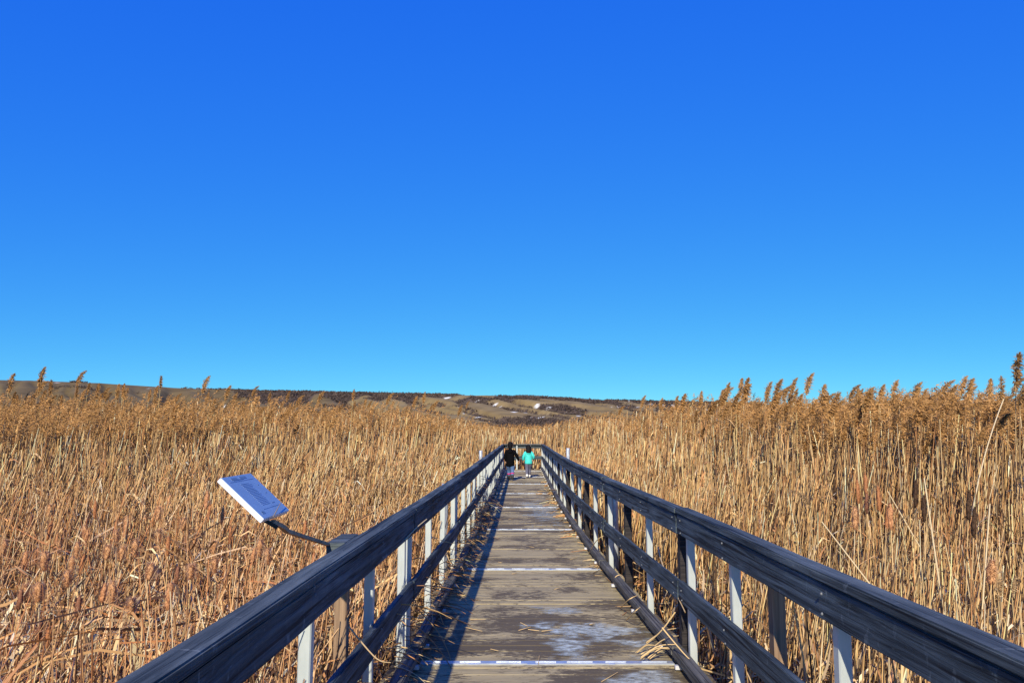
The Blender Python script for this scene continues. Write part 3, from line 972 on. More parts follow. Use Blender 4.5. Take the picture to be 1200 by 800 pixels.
for k in range(44):
    px = random.uniform(790, 1175); Y = random.uniform(9, 14)
    p = at(px, random.uniform(444, 474) - max(0, px - 1100) * .12 + max(0, 840 - px) * .3, Y)
    place_reed(p.x - .2, p.y, p.z, LR, GR)
for k in range(34):
    px = random.uniform(0, 550); Y = 15 + px * .022 + random.uniform(0, 2)
    p = at(px, 445 + px * .042 + random.uniform(-2, 13), Y)
    place_reed(p.x - .22, p.y, p.z, LL, GL)
# the rest of the front rows
cnt = 0
while cnt < 88:
    Y = random.uniform(13, 24); X = random.uniform(-.66 * Y, -2.2)
    T = float(top_height(np.array([X]), np.array([Y]))[0])
    if T < 1.9: continue
    place_reed(X, Y, T * random.uniform(.86, 1.08), LL, GL); cnt += 1
cnt = 0
while cnt < 88:
    Y = random.uniform(7, 20); X = random.uniform(2.6, .66 * Y + .3)
    if X < 2.6: continue
    T = float(top_height(np.array([X]), np.array([Y]))[0])
    if T < 1.6: continue
    place_reed(X, Y, T * random.uniform(.86, 1.08), LR, GR); cnt += 1
# the ones with a look of their own
for (px, py, Y, ps, nod, pd, lab) in ((1186, 412, 7.6, .50, .12, .62, 'tallest dark brown plumed reed at the right edge, rising highest into the sky'),
                                      (1192, 446, 7.4, .42, .40, .65, 'dark plumed reed just below the tallest one at the right edge'),
                                      (1168, 482, 7.8, .32, .75, .45, 'blackish drooping plumed reed left of the tallest one at the right edge'),
                                      (1162, 470, 8.6, .40, .45, .75, 'brown plumed reed standing lower, left of the dark tall reeds at the right edge'),
                                      (1136, 441, 9.6, .50, .35, .90, 'tall brown plumed reed standing alone against the sky left of the right edge')):
    p = at(px, py, Y)
    t_ = reed_proto(H0, .0, ps, nod, 3, (.5, .33, .15), PLUME * pd, .006)
    t_.location = (p.x - .1, p.y, GROUND); t_.scale = (1, 1, (p.z - GROUND) / (H0 + ps * .67))
    tag(t_, lab, 'reed')
p0, p1 = at(1155, 530, 7.4), at(1173, 466, 7.4)
root = empty('bare_reed', (p0.x, p0.y, p0.z))
d = np.array(p1 - p0)
a = Acc()
tt = np.linspace(-1.2, 1, 9)[:, None]
prisms(a, (d[None] * tt + np.array([0.03, 0, 0])[None] * tt ** 2)[None], np.linspace(.007, .005, 9)[None], np.array([[.72, .58, .36]]), 5)
link_mesh('stem', a.mesh('stem'), M_PLANT, root)
a = Acc()
plumes(a, d[None] - np.array([[0, 0, .02]]), np.array([.34]), 240, np.array([[.12, .1]]), np.array([PLUME * .75]), np.array([.0045]))
link_mesh('plume', a.mesh('plume'), M_PLANT, root)
tag(root, 'pale reed stem leaning right with its plume against the sky near the right edge', 'reed')
# dark bent stem crossing the reeds at the left edge
p0, p1 = at(-25, 533, 8.5), at(78, 472, 8.7)
a = Acc(); d = np.array(p1 - p0)
tt = np.linspace(0, 1, 8)[:, None]
prisms(a, (d[None] * tt + np.array([0, 0, .06])[None] * (tt - tt ** 2) * -1)[None], np.linspace(.0065, .003, 8)[None], np.array([[.11, .065, .035]]), 5)
o = link_mesh('bare_reed', a.mesh('bare_reed'), M_PLANT); o.location = p0
tag(o, 'thin dark bare stem leaning far over across the reeds at the left edge', 'reed')
# tall pale stems on the right
for (x0, y0_, x1, y1_, Y, lab) in ((1106, 720, 1083, 560, 4.6, 'thick pale bare reed stem standing in front of the cattails on the right'),
                                   (1152, 700, 1160, 590, 4.8, 'thin pale reed stem standing right of the dark cattails'),
                                   (1017, 681, 963, 611, 4.9, 'pale broken reed stem leaning down towards the right rail'),
                                   (1066, 620, 1040, 575, 7.0, 'pale slanting reed stem beside the reddish cattails on the right')):
    p0, p1 = at(x0, y0_, Y), at(x1, y1_, Y)
    a = Acc(); d = np.array(p1 - p0)
    tt = np.linspace(-.45, 1, 6)[:, None]
    prisms(a, (d[None] * tt)[None], np.linspace(.0065, .004, 6)[None], np.array([[.74, .58, .34]]), 5)
    o = link_mesh('bare_reed', a.mesh('bare_reed'), M_PLANT); o.location = p0
    tag(o, lab, 'reed')
# drooping plume tufts among the stems on the right
for (px, py, Y, sz, nod, lab, cc) in ((950, 596, 5.6, .20, -1.1, 'drooping brown plume hanging over left among the upright stems right of the walk', (.25, .16, .08)),
                                      (1170, 705, 3.9, .17, .3, 'round matted tan plume tuft low down near the bottom right corner', (.40, .25, .11)),
                                      (1186, 700, 4.1, .15, .4, 'smaller matted tan tuft beside the round one at the bottom right', (.42, .27, .13))):
    p = at(px, py, Y)
    root = empty('reed_plume', p)
    a = Acc()
    plumes(a, np.zeros((1, 3)), np.array([sz]), 260, np.array([[nod, .2]]), np.array([cc]), np.array([.0025]))
    link_mesh('plume', a.mesh('plume'), M_PLANT, root)
    a = Acc()
    prisms(a, (np.linspace(0, 1, 5)[:, None] * np.array([[.05, .05, -(p.z - GROUND)]]))[None], np.full((1, 5), .0035), np.array([[.5, .35, .16]]), 4)
    link_mesh('stem', a.mesh('stem'), M_PLANT, root)
    tag(root, lab, 'reed')

# ------------------------------------------------------------------ cattails
def cattail_proto(seed, hl, hr, col, fluff, h=1.2):
    r = np.random.default_rng(seed)
    root = empty('cattail')
    a = Acc()
    lean = r.normal(0.03, .05, 2)
    P = stem_lines(np.zeros((1, 3)), np.array([h]), lean[None], np.array([[.02, 0]]), 6)
    prisms(a, P, np.linspace(.0055, .0032, 6)[None], tints(1), 5)
    link_mesh('stem', a.mesh('stem'), M_PLANT, root)
    # seed head: worn lumpy cylinder with fuzz
    tip = P[0, -1]; ax = P[0, -1] - P[0, -2]; ax /= np.linalg.norm(ax)
    nr, ns = 13, 12
    V = []; Cc = []
    e1 = np.cross(ax, [0, 1, 0]); e1 /= np.linalg.norm(e1); e2 = np.cross(ax, e1)
    off = r.uniform(0, 50)
    for i in range(nr):
        s = i / (nr - 1)
        env = max(.05, min(1, (math.sin(math.pi * s) ** .42)))
        for j in range(ns):
            an = 2 * math.pi * j / ns
            lump = 1 + (.3 + fluff) * .8 * mnoise.noise(Vector((math.cos(an) * 1.1 + off, math.sin(an) * 1.1, s * 3.4))) + .12 * r.normal()
            rad = hr * .84 * env * max(.35, lump)
            V.append(tip + ax * ((s - .15) * hl) + (e1 * math.cos(an) + e2 * math.sin(an)) * rad)
            m = .5 + .5 * mnoise.noise(Vector((math.cos(an) * 2 + off, math.sin(an) * 2, s * 6)))
            Cc.append(np.array(col) * (.75 + .55 * m) + fluff * np.array([.10, .07, .03]) * m)
    Q = [(i * ns + j, i * ns + (j + 1) % ns, (i + 1) * ns + (j + 1) % ns, (i + 1) * ns + j) for i in range(nr - 1) for j in range(ns)]
    a = Acc(); a.add(np.array(V), np.array(Cc), quads=Q)
    k = int(260 + 420 * fluff)
    s = r.uniform(0, 1, k); an = r.uniform(0, 6.283, k)
    nrm = e1[None] * np.cos(an)[:, None] + e2[None] * np.sin(an)[:, None]
    c = tip[None] + ax[None] * ((s - .15) * hl)[:, None] + nrm * (hr * .8 * np.sin(math.pi * s) ** .42)[:, None]
    dd = nrm * hr * r.uniform(.3, .75 + fluff, (k, 1)) + r.normal(0, hr * .25, (k, 3)) + ax[None] * hr * .2
    sd_ = np.cross(dd, ax[None]); sd_ /= np.linalg.norm(sd_, axis=1, keepdims=True) + 1e-9
    T = np.stack([c - sd_ * .0015, c + sd_ * .0015, c + dd], 1)
    a.add(T, np.repeat((np.array(col) * r.uniform(.8, 1.35, (k, 1)) + fluff * np.array([.05, .035, .015]))[:, None], 3, 1), tris=np.arange(k * 3).reshape(-1, 3))
    # bare spike above the head
    prisms(a, (tip + ax * hl * .82 + np.linspace(0, 1, 3)[:, None] * ax * .07)[None], np.array([[.003, .002, .001]]), tints(1), 3)
    link_mesh('seed_head', a.mesh('seed_head'), M_PLANT, root)
    for q in range(3):
        az = r.uniform(0, 6.283); L = r.uniform(.55, 1.0); b_ = r.uniform(.12, .45)
        t = np.linspace(0, 1, 7)[:, None]
        Pl = np.array([math.cos(az), math.sin(az), 0]) * (.02 + b_ * t ** 2 * L) + np.array([0, 0, 1]) * (t - .35 * b_ * t ** 3) * L
        a = Acc()
        ribbons(a, Pl[None], (np.array([.9, 1, 1, .9, .8, .5, .05]) * .0062)[None], np.array([[-math.sin(az), math.cos(az), 0]]), tints(1))
        link_mesh('leaf', a.mesh('leaf'), M_PLANT, root)
    return root
CT = []
RB, PK, DK = (.40, .165, .065), (.54, .29, .14), (.06, .03, .016)
for i, (hl, hr, c, f) in enumerate(((.15, .019, RB, .4), (.14, .022, PK, .9), (.17, .018, RB, .3), (.12, .024, PK, 1.0), (.16, .020, (.52, .25, .115), .7), (.13, .018, (.24, .10, .055), .5), (.15, .017, DK, .2))):
    CT.append([cattail_proto(100 + i, hl, hr, c, f), False])
def place_cattail(px, py, Y, i, label, group=None):
    """px, py: middle of the head"""
    p = at(px, py, Y)
    o = CT[i][0] if not CT[i][1] else copy_tree(CT[i][0])
    CT[i][1] = True
    s = max(.4, (p.z - GROUND) / 1.25)
    o.location = (p.x - .04, p.y, GROUND)
    o.scale = (1, 1, s)
    k = min(1.25, max(.85, s))
    for ch in o.children:
        if ch.name.startswith('seed_head'):
            # keep the head its own length when the stalk is scaled
            ch.scale = (1, 1, 1)
    o.rotation_euler = (0, 0, random.uniform(-.7, .7))
    tag(o, label, 'cattail', group)
    return o
GC = 'worn cattails in the low growth left of the boardwalk'
LC = 'dry cattail with fuzzy worn reddish head in the low growth left of the boardwalk'
CL = [(10, 640), (8, 707), (14, 660), (28, 653), (39, 661), (62, 629), (60, 655), (82, 622), (90, 632), (97, 643), (88, 660), (66, 690), (108, 622), (107, 699), (123, 625), (135, 622), (127, 648), (144, 649),
      (135, 708), (164, 667), (205, 641), (215, 638), (199, 677), (227, 665), (235, 640), (262, 632), (281, 625), (289, 655), (241, 605), (253, 606), (236, 588), (46, 597), (25, 612), (120, 598), (170, 640), (150, 690),
      (40, 690), (75, 715), (180, 700), (185, 625), (310, 640), (330, 650), (340, 626), (22, 742), (55, 750), (265, 660), (100, 675), (70, 668), (48, 640), (30, 625), (150, 612), (175, 600), (205, 612), (300, 607), (355, 665), (152, 628),
      (5, 680), (18, 690), (112, 645), (75, 640)]
for i, (px, py) in enumerate(CL):
    Y = 5.2 + (690 - py) * .028 + random.uniform(-.5, .5)
    place_cattail(px + random.uniform(-2, 2), py, max(4.5, Y), random.choice([0, 1, 2, 3, 4, 5, 1, 3, 4]), LC, GC)
GCR = 'reddish cattails among the stems right of the boardwalk'
LCR = 'slim reddish brown cattail among the upright stems right of the boardwalk'
for (px, py, Y, i) in ((1018, 577, 6.4, 0), (1026, 573, 6.6, 2), (1014, 590, 6.2, 5), (1050, 608, 5.6, 4), (994, 606, 6, 1), (1023, 612, 6, 2), (1045, 585, 6, 0)):
    place_cattail(px, py, Y, i, LCR, GCR)
for (px, py, Y, i, lab) in ((1063, 580, 5.6, 6, 'dark brown cattail standing highest of the dark heads on the right'),
                            (1117, 592, 5.2, 6, 'dark brown cattail right of the thick pale stem, upper of three'),
                            (1122, 612, 4.9, 6, 'thickest dark brown cattail head right of the thick pale stem'),
                            (1084, 598, 5.4, 6, 'dark cattail directly behind the thick pale stem'),
                            (1140, 668, 4.4, 3, 'pinkish burst cattail head beside the round matted tuft')):
    place_cattail(px, py, Y, i, lab)

# ------------------------------------------------------------------ loose straws on the boardwalk
def straw(pts, rad, col, label, group=None, name='straw'):
    pts = [Vector(p) for p in pts]
    o0 = pts[0]
    P = np.array([[tuple(p - o0) for p in pts]])
    # resample smooth
    n = len(pts)
    if n > 2:
        t = np.linspace(0, n - 1, 12)
        Q = []
        for u in t:
            i = min(int(u), n - 2); f = u - i
            pm, pa, pb, pn = P[0, max(i - 1, 0)], P[0, i], P[0, i + 1], P[0, min(i + 2, n - 1)]
            Q.append(.5 * ((2 * pa) + (-pm + pb) * f + (2 * pm - 5 * pa + 4 * pb - pn) * f * f + (-pm + 3 * pa - 3 * pb + pn) * f ** 3))
        P = np.array([Q])
    a = Acc()
    prisms(a, P, np.linspace(rad, rad * .6, P.shape[1])[None], np.array([col]), 5)
    o = link_mesh(name, a.mesh(name), M_PLANT)
    o.location = o0
    tag(o, label, 'straw', group)
    return o
def deckp(px, py, z=.008):
    dx, dy = px - 600, 400 - py
    yc = -math.sin(PITCH) * dy + math.cos(PITCH) * F
    zc = math.cos(PITCH) * dy + math.sin(PITCH) * F
    s = (z - EYE) / zc
    return Vector((dx * s, yc * s, z))
ST = (.70, .50, .24)
GS = 'short straw pieces lying on the deck planks'
for (x0, y0_, x1, y1_) in ((551, 725.5, 569, 725.5), (543, 734, 565, 739), (608, 738, 622, 734), (619, 737, 632, 738.5), (635, 739, 648, 737.5), (610, 729, 618, 733), (691, 731, 697, 730), (632, 768, 631, 778),
                           (697, 674, 706, 674), (545, 633, 552, 633), (584, 658, 588, 659), (600, 672, 606, 671), (560, 650, 566, 652), (640, 600, 648, 600), (668, 655, 676, 653), (596, 608, 604, 607), (575, 760, 584, 762), (705, 798, 724, 787), (620, 640, 626, 641), (650, 690, 657, 688)):
    straw([deckp(x0, y0_), deckp((x0 + x1) / 2, (y0_ + y1_) / 2, .012), deckp(x1, y1_)], .0038, np.array(ST) * random.uniform(.75, 1.1), 'short pale straw piece lying on the sunlit deck planks', GS)
GP = 'straws heaped against the right curb'
for k in range(9):
    x0, y0_ = 744 + random.uniform(-3, 26), 762 + random.uniform(-10, 10)
    x1, y1_ = x0 + random.uniform(20, 45), y0_ - random.uniform(4, 22)
    a_, b_ = deckp(x0, y0_, .012 + .004 * k), deckp(x1, y1_, .04 + .01 * k)
    straw([a_, (a_ + b_) / 2 + Vector((0, 0, .03)), b_], .0055, np.array(ST) * random.uniform(.8, 1.1), 'pale straw in the heap against the right curb beside the nearest metal strip', GP)
straw([at(771, 583 + 58, 7.2), at(776, 660, 6.6), at(790, 690, 5.9), at(803, 717, 5.35)], .0065, ST, 'long pale straw leaning across the right mid rail')
straw([at(791, 717, 5.45), at(778, 735, 5.5), at(764, 749, 5.6), at(745, 764, 5.75)], .0055, ST, 'straw sloping from the right post down to the curb heap')
straw([at(776, 735, 5.5), at(790, 752, 5.45), at(806, 770, 5.4), at(818, 780, 5.3)], .0055, ST, 'straw lying across the right curb beyond the heap')
straw([deckp(727, 712), at(737, 702, 6.8), at(746, 697.5, 6.85)], .006, ST, 'short stout straw sticking over the right curb, upper of two')
straw([deckp(734, 726), at(744, 716, 6.4), at(750, 711, 6.45)], .005, ST, 'short straw sticking over the right curb, lower of two')
straw([deckp(718, 686), at(721, 676, 8.3), at(727, 673, 8.3), at(731, 676, 8.2)], .006, ST, 'looped straw bent over the right curb')
straw([deckp(690, 648), at(700, 632, 9.7), at(712, 627, 9.5), at(728, 629, 9.0)], .006, ST, 'long straw arching over the right mid rail')
straw([deckp(644, 574, .3), at(655, 573.3, 21), at(668, 573, 20.4)], .013, ST, 'straw sticking out level from the far right rail')
straw([at(493, 710.5, 5.9), at(510, 716, 6.0), at(535, 725, 6.4), at(558, 735, 6.9)], .0055, (.55, .33, .15), 'brown stem lying from the left rail out over the deck shadow')
straw([at(493, 717, 5.9), at(512, 738, 5.9), at(526, 765, 5.75), at(529, 782, 5.7)], .005, (.42, .27, .13), 'bent stem arching from the left rail to the nearest metal strip')
straw([at(486, 731, 5.7), at(506, 750, 5.7), at(524, 774, 5.6), at(536, 798, 5.45)], .005, (.36, .22, .11), 'lower bent stem arching from the left rail past the nearest metal strip')
straw([at(474, 633, 5.2), at(487, 619, 5.5), at(500, 608, 5.7)], .006, (.6, .46, .25), 'straw clinging to the face of the left rail board')
straw([at(409, 734, 3.5), at(440, 770, 3.4), at(458, 776, 3.4)], .004, (.5, .36, .19), 'thin straw caught on the near left mid rail')
# broken reeds pushed through the left railing onto the deck, a tangle
acc = Acc()
n = 620
Y = 3.9 + rng.uniform(0, 1, n) ** .8 * 12
X = np.interp(Y, LY, LX) + rng.uniform(-.16, .05, n)
az = rng.normal(0.1, .9, n)
L = rng.uniform(.08, .36, n)
t = np.linspace(0, 1, 5)[None, :, None]
z0 = np.minimum(rng.exponential(.14, n) + .02, .75)
up = rng.uniform(-.4, .9, n)
P = np.stack([X, Y, z0], -1)[:, None] + np.stack([np.cos(az), np.sin(az), np.zeros(n)], -1)[:, None] * t * L[:, None, None] + np.array([0, 0, 1.])[None, None] * (up[:, None, None] * t - (up[:, None, None] + .2) * t ** 2) * L[:, None, None]
P[:, :, 2] = np.maximum(P[:, :, 2], .008)
prisms(acc, P, rng.uniform(.0025, .0048, (n, 1)) * np.array([[1, 1, .9, .8, .5]]), tints(n, np.array([.15, .1, .2, .15, .25, .02, .13])))
n = 200
Y = 7 + rng.uniform(0, 1, n) * 18
Y = Y + .5 * np.sin(Y * 2.3)
X = np.interp(Y, RY, RX) + .02 - rng.exponential(.07, n)
az = rng.uniform(0, 6.283, n)
L = rng.uniform(.06, .24, n)
t = np.linspace(0, 1, 4)[None, :, None]
P = np.stack([X, Y, rng.uniform(.01, .06, n)], -1)[:, None] + np.stack([np.cos(az), np.sin(az), np.zeros(n)], -1)[:, None] * t * L[:, None, None]
P[:, :, 2] = np.maximum(P[:, :, 2] * (1 - t[:, :, 0] * .8), .008)
wdt = np.maximum(.0028, .4 * Y / 785)
prisms(acc, P, wdt[:, None] * np.array([[1, 1, .9, .6]]), tints(n))
o = link_mesh('reed_debris', acc.mesh('reed_debris'), M_PLANT)
tag(o, 'tangle of broken reed bits caught along the foot of both railings', 'reed debris', kind='stuff')

# ------------------------------------------------------------------ interpretive sign
M_SIGN = plain('white_sign_board', (0.80, 0.82, 0.84), 0.35, 0, .5, .02)
M_INK = plain('grey_sign_print', (0.13, 0.21, 0.33), 0.5, 0, .4, .1)
M_FAINT = plain('pale_grey_print', (0.20, 0.30, 0.45), 0.5, 0, .4, .1)
M_ARM = plain('brown_steel_arm', (0.52, 0.30, 0.16), 0.7, 0.1, .5, .3)
M_BLK = plain('black_bracket', (0.012, 0.012, 0.013), 0.5, 0, .4, .1)
Y1, Y2 = 3.02, 3.36
A = at(309.5, 608, Y1); B = at(258.5, 559.5, Y1)
u_ = (A - B); u_.y = 0
SL = u_.length; u_.normalize()                    # from the outer top edge down to the walk
v_ = Vector((0.0, 1, 0))
n_ = u_.cross(v_).normalized()
if n_.z < 0: n_ = -n_
sg = empty('interpretive_sign', tuple(A))
tag(sg, 'small white interpretive sign on a bent brown arm beside the left railing', 'sign')
def in_sign(name, cu, cv, cn, su, sv, sn, mat, parent, bev=0.0):
    """centre and size along slope, depth and normal, measured from B"""
    bm = bmesh.new()
    box_bm(bm, (0, 0, 0), (su, sv, sn), None, bev)
    o = bm_obj(name, bm, mat, parent)
    m = Matrix((u_, v_, n_)).transposed().to_4x4()
    m.translation = (B - A) + u_ * cu + v_ * cv + n_ * cn
    o.matrix_local = m
    return o
SW = Y2 - Y1
panel = in_sign('panel', SL / 2, SW / 2, -.011, SL, SW, .020, M_SIGN, sg, .002)
M_FACE = plain('blue_sign_face', (0.24, 0.36, 0.52), 0.45, 0, .4, .06)  # one blue tone over the whole face of the white panel
bmf = bmesh.new(); box_bm(bmf, (0, 0, 0.0105), (SL - .004, SW - .004, .002))
bm_obj('printed_face', bmf, M_FACE, panel)
def bars(name, rows, mat):
    bm = bmesh.new()
    for (cu, c0, c1, th) in rows:
        box_bm(bm, ((cu - .5) * SL, ((c0 + c1) / 2 - .5) * SW, .012), (th, (c1 - c0) * SW, .001))
    o = bm_obj(name, bm, mat, panel)
    return o
bars('heading', [(.075, .22, .42, .012), (.075, .5, .72, .012), (.105, .25, .6, .005)], M_INK)
rows = []
for i in range(16):
    c = .22 + i * .034
    rows.append((c, .34, .34 + random.uniform(.26, .33), .0032))
bars('text_block', rows, M_FAINT)
bars('small_print', [(.88, .10, .2, .012), (.86, .12, .16, .006), (.74, .7, .8, .003), (.3, .82, .86, .003), (.5, .82, .86, .003)], M_INK)
bars('border_line', [(.14, .1, .9, .0015), (.82, .25, .9, .0015)], M_FAINT)
# arm
def tube_path(name, pts, wx, hz, mat, parent):
    bm = bmesh.new()
    rings = []
    for i, p in enumerate(pts):
        p = Vector(p)
        d = (Vector(pts[min(i + 1, len(pts) - 1)]) - Vector(pts[max(i - 1, 0)])).normalized()
        s = d.cross(Vector((0, 0, 1))).normalized(); up_ = s.cross(d)
        rings.append([bm.verts.new(p + s * a_ * wx + up_ * b_ * hz) for a_, b_ in ((-.5, -.5), (.5, -.5), (.5, .5), (-.5, .5))])
    for r0, r1 in zip(rings, rings[1:]):
        for i in range(4): bm.faces.new((r0[i], r0[(i + 1) % 4], r1[(i + 1) % 4], r1[i]))
    bm.faces.new(rings[0][::-1]); bm.faces.new(rings[-1])
    bmesh.ops.recalc_face_normals(bm, faces=bm.faces)
    return bm_obj(name, bm, mat, parent)
YA = 3.2
pa = [at(322, 608, YA) + n_ * -.012, at(331, 617, YA + .05), at(336, 622, YA + .1), at(352, 627.5, YA + .3), at(370, 633, YA + .55), at(392, 640, YA + .86)]
tube_path('arm', [p - A for p in pa], .022, .015, M_ARM, sg)
pb = [at(313, 602, YA) - n_ * .013, at(326, 614, YA + .02)]
tube_path('bracket', [p - A - n_ * .012 for p in pb], .10, .014, M_BLK, sg)
# a straw lying over the sign
straw([at(319, 607, 3.1) + n_ * .004, at(328, 589.5, 3.3) + n_ * .006], .0022, (.45, .32, .18), 'thin straw lying across the lower corner of the sign')

# ------------------------------------------------------------------ people
def loft(bm, rings, seg=14, cap=True):
    """rings: (centre, rx, ry[, tilt direction]) stacked"""
    rs = []
    for (c, ra, rb, ax) in rings:
        ax = Vector(ax).normalized()
        s = ax.cross(Vector((0, 1, 0)))
        if s.length < 1e-3: s = Vector((1, 0, 0))
        s.normalize(); f = s.cross(ax) * -1
        rs.append([bm.verts.new(Vector(c) + s * ra * math.cos(2 * math.pi * i / seg) + f * rb * math.sin(2 * math.pi * i / seg)) for i in range(seg)])
    for a_, b_ in zip(rs, rs[1:]):
        for i in range(seg): bm.faces.new((a_[i], a_[(i + 1) % seg], b_[(i + 1) % seg], b_[i]))
    if cap:
        bm.faces.new(rs[0][::-1]); bm.faces.new(rs[-1])
    return rs
def limb(bm, pts, rad, seg=10, flat=1.0):
    rings = []
    for i, p in enumerate(pts):
        d = Vector(pts[min(i + 1, len(pts) - 1)]) - Vector(pts[max(i - 1, 0)])
        rings.append((p, rad[i], rad[i] * flat, d))
    loft(bm, rings, seg)
def fin(bm, name, mat, parent, sub=1):
    bmesh.ops.recalc_face_normals(bm, faces=bm.faces)
    o = bm_obj(name, bm, mat, parent, True)
    if sub:
        m = o.modifiers.new('sub', 'SUBSURF'); m.levels = sub; m.render_levels = sub
    return o
def skin_body(name, J, E, parent, mat):
    me = bpy.data.meshes.new(name)
    me.from_pydata([tuple(j[0]) for j in J], E, [])
    o = bpy.data.objects.new(name, me); COL.objects.link(o); o.parent = parent
    me.materials.append(mat)
    o.modifiers.new('skin', 'SKIN').use_smooth_shade = True
    sk = me.skin_vertices[0].data if me.skin_vertices else None
    if sk is None:
        lay = o.data.attributes
    for i, j in enumerate(J):
        me.skin_vertices[0].data[i].radius = (j[1], j[1] * (j[2] if len(j) > 2 else 1))
        me.skin_vertices[0].data[i].use_root = (i == 0)
    s = o.modifiers.new('sub', 'SUBSURF'); s.levels = 1; s.render_levels = 1
    return o
M_SKIN = plain('skin', (0.55, 0.34, 0.25), 0.55, 0, .4, .08)
M_HAIRD = plain('dark_hair', (0.006, 0.005, 0.005), 0.7, 0, .15, .3, 60)

def person(loc, h, pose, label, mats, facing=0.0, style='coat'):
    root = empty('person', loc, rz=facing)
    tag(root, label, 'person')
    k = h / 1.2
    V = lambda x, y, z: Vector((x * k, y * k, z * k))
    hipz, shz = .56, .93
    LA, RA, LLg, RLg = pose['la'], pose['ra'], pose['ll'], pose['rl']
    # one continuous body: torso, neck, head, legs, arms and fingers
    J = [(V(0, 0, hipz), .085 * k, .75), (V(0, 0, .72), .075 * k, .75), (V(0, 0, .88), .085 * k, .7), (V(0, .0, .965), .036 * k), (V(0, .012, 1.03), .062 * k, 1.05), (V(0, .01, 1.115), .075 * k, 1.1), (V(0, .005, 1.175), .05 * k)]
    E = [(0, 1), (1, 2), (2, 3), (3, 4), (4, 5), (5, 6)]
    def chain(root_i, pts):
        prev = root_i
        for p in pts:
            J.append(p); E.append((prev, len(J) - 1)); prev = len(J) - 1
        return prev
    for (kn, an, toe, sx) in ((LLg[0], LLg[1], LLg[2], -1), (RLg[0], RLg[1], RLg[2], 1)):
        chain(0, [(V(sx * .062, 0, hipz - .05), .062 * k), (V(*kn), .045 * k), (V(*an), .030 * k), (V(*toe), .026 * k)])
    for (el, wr_, sx) in ((LA[0], LA[1], -1), (RA[0], RA[1], 1)):
        w_ = chain(2, [(V(sx * .115, 0, shz - .01), .042 * k), (V(*el), .033 * k), (V(*wr_), .02 * k)])
        e_, q_ = Vector(el), Vector(wr_)
        d = (q_ - e_).normalized()
        pm = q_ + d * .035
        pi = chain(w_, [(V(*pm), .021 * k, .7)])
        sd2 = d.cross(Vector((1, 0, 0))); sd2.normalize()
        for f, ln in zip((-.018, -.006, .006, .018), (.042, .05, .047, .036)):
            a1_ = pm + sd2 * f + d * .012; a2_ = a1_ + d * ln * .55; a3_ = a2_ + (d * .7 + Vector((-sx * .6, 0, 0))).normalized() * ln * .45
            chain(pi, [(V(*a1_), .006 * k), (V(*a2_), .0055 * k), (V(*a3_), .005 * k)])
        th = q_ + d * .018 + sd2 * .022
        chain(w_, [(V(*th), .007 * k), (V(*(th + d * .025 + sd2 * .008)), .006 * k)])
    body = skin_body('body', J, E, root, M_SKIN)
    # face: nose, eyes, mouth and ears on the far side
    bm = bmesh.new()
    loft(bm, [(V(0, .082, 1.075), .012 * k, .008 * k, (0, .4, -1)), (V(0, .100, 1.055), .014 * k, .010 * k, (0, .4, -1)), (V(0, .086, 1.045), .010 * k, .006 * k, (0, .4, -1))], 8)
    for sx in (-1, 1):
        loft(bm, [(V(sx * .074, .01, 1.06), .010 * k, .018 * k, (sx, 0, 0)), (V(sx * .086, .006, 1.065), .014 * k, .024 * k, (sx, 0, 0)), (V(sx * .09, .004, 1.068), .008 * k, .016 * k, (sx, 0, 0))], 8)
    fin(bm, 'nose_and_ears' if False else 'face', M_SKIN, root)
    bm = bmesh.new()
    for sx in (-1, 1):
        bmesh.ops.create_icosphere(bm, subdivisions=1, radius=.010 * k, matrix=Matrix.Translation(V(sx * .03, .078, 1.085)))
    fin(bm, 'eyes', M_HAIRD, root, 0)
    # hair
    bm = bmesh.new()
    if style == 'coat':
        prof = [(.97, .055, .05, -.03), (1.01, .072, .066, -.02), (1.05, .08, .076, -.012), (1.09, .087, .085, -.008), (1.14, .085, .085, 0), (1.18, .068, .07, 0), (1.205, .036, .04, 0)]
    else:
        prof = [(.88, .06, .03, -.10), (.92, .095, .045, -.09), (.98, .105, .062, -.06), (1.05, .102, .08, -.03), (1.12, .098, .093, -.006), (1.175, .078, .078, 0), (1.21, .04, .044, 0)]
    loft(bm, [(V(0, yo, z), a_ * k, b_ * k, (0, 0, 1)) for (z, a_, b_, yo) in prof], 14)
    if style == 'coat':   # ponytail
        loft(bm, [(V(.01, -.085, 1.13), .022 * k, .02 * k, (0, -.5, -1)), (V(.02, -.115, 1.07), .026 * k, .022 * k, (0, 0, -1)), (V(.028, -.115, .98), .02 * k, .018 * k, (0, 0, -1)), (V(.03, -.11, .93), .008 * k, .008 * k, (0, 0, -1))], 10)
    fin(bm, 'hair', M_HAIRD, root)
    # trousers: both legs from one waistband
    bm = bmesh.new()
    for (Lg, sx) in ((LLg, -1), (RLg, 1)):
        kn, an = Vector(Lg[0]), Vector(Lg[1])
        limb(bm, [V(sx * .05, 0, hipz + .06), V(sx * .062, 0, hipz - .03), V(*(Vector((sx * .064, 0, hipz - .08)).lerp(kn, .5))), V(*kn), V(*kn.lerp(an, .5)), V(*an.lerp(kn, .06))], [.085 * k, .084 * k, .074 * k, .062 * k, .056 * k, .050 * k], 12)
    fin(bm, 'trousers', mats['trousers'], root)
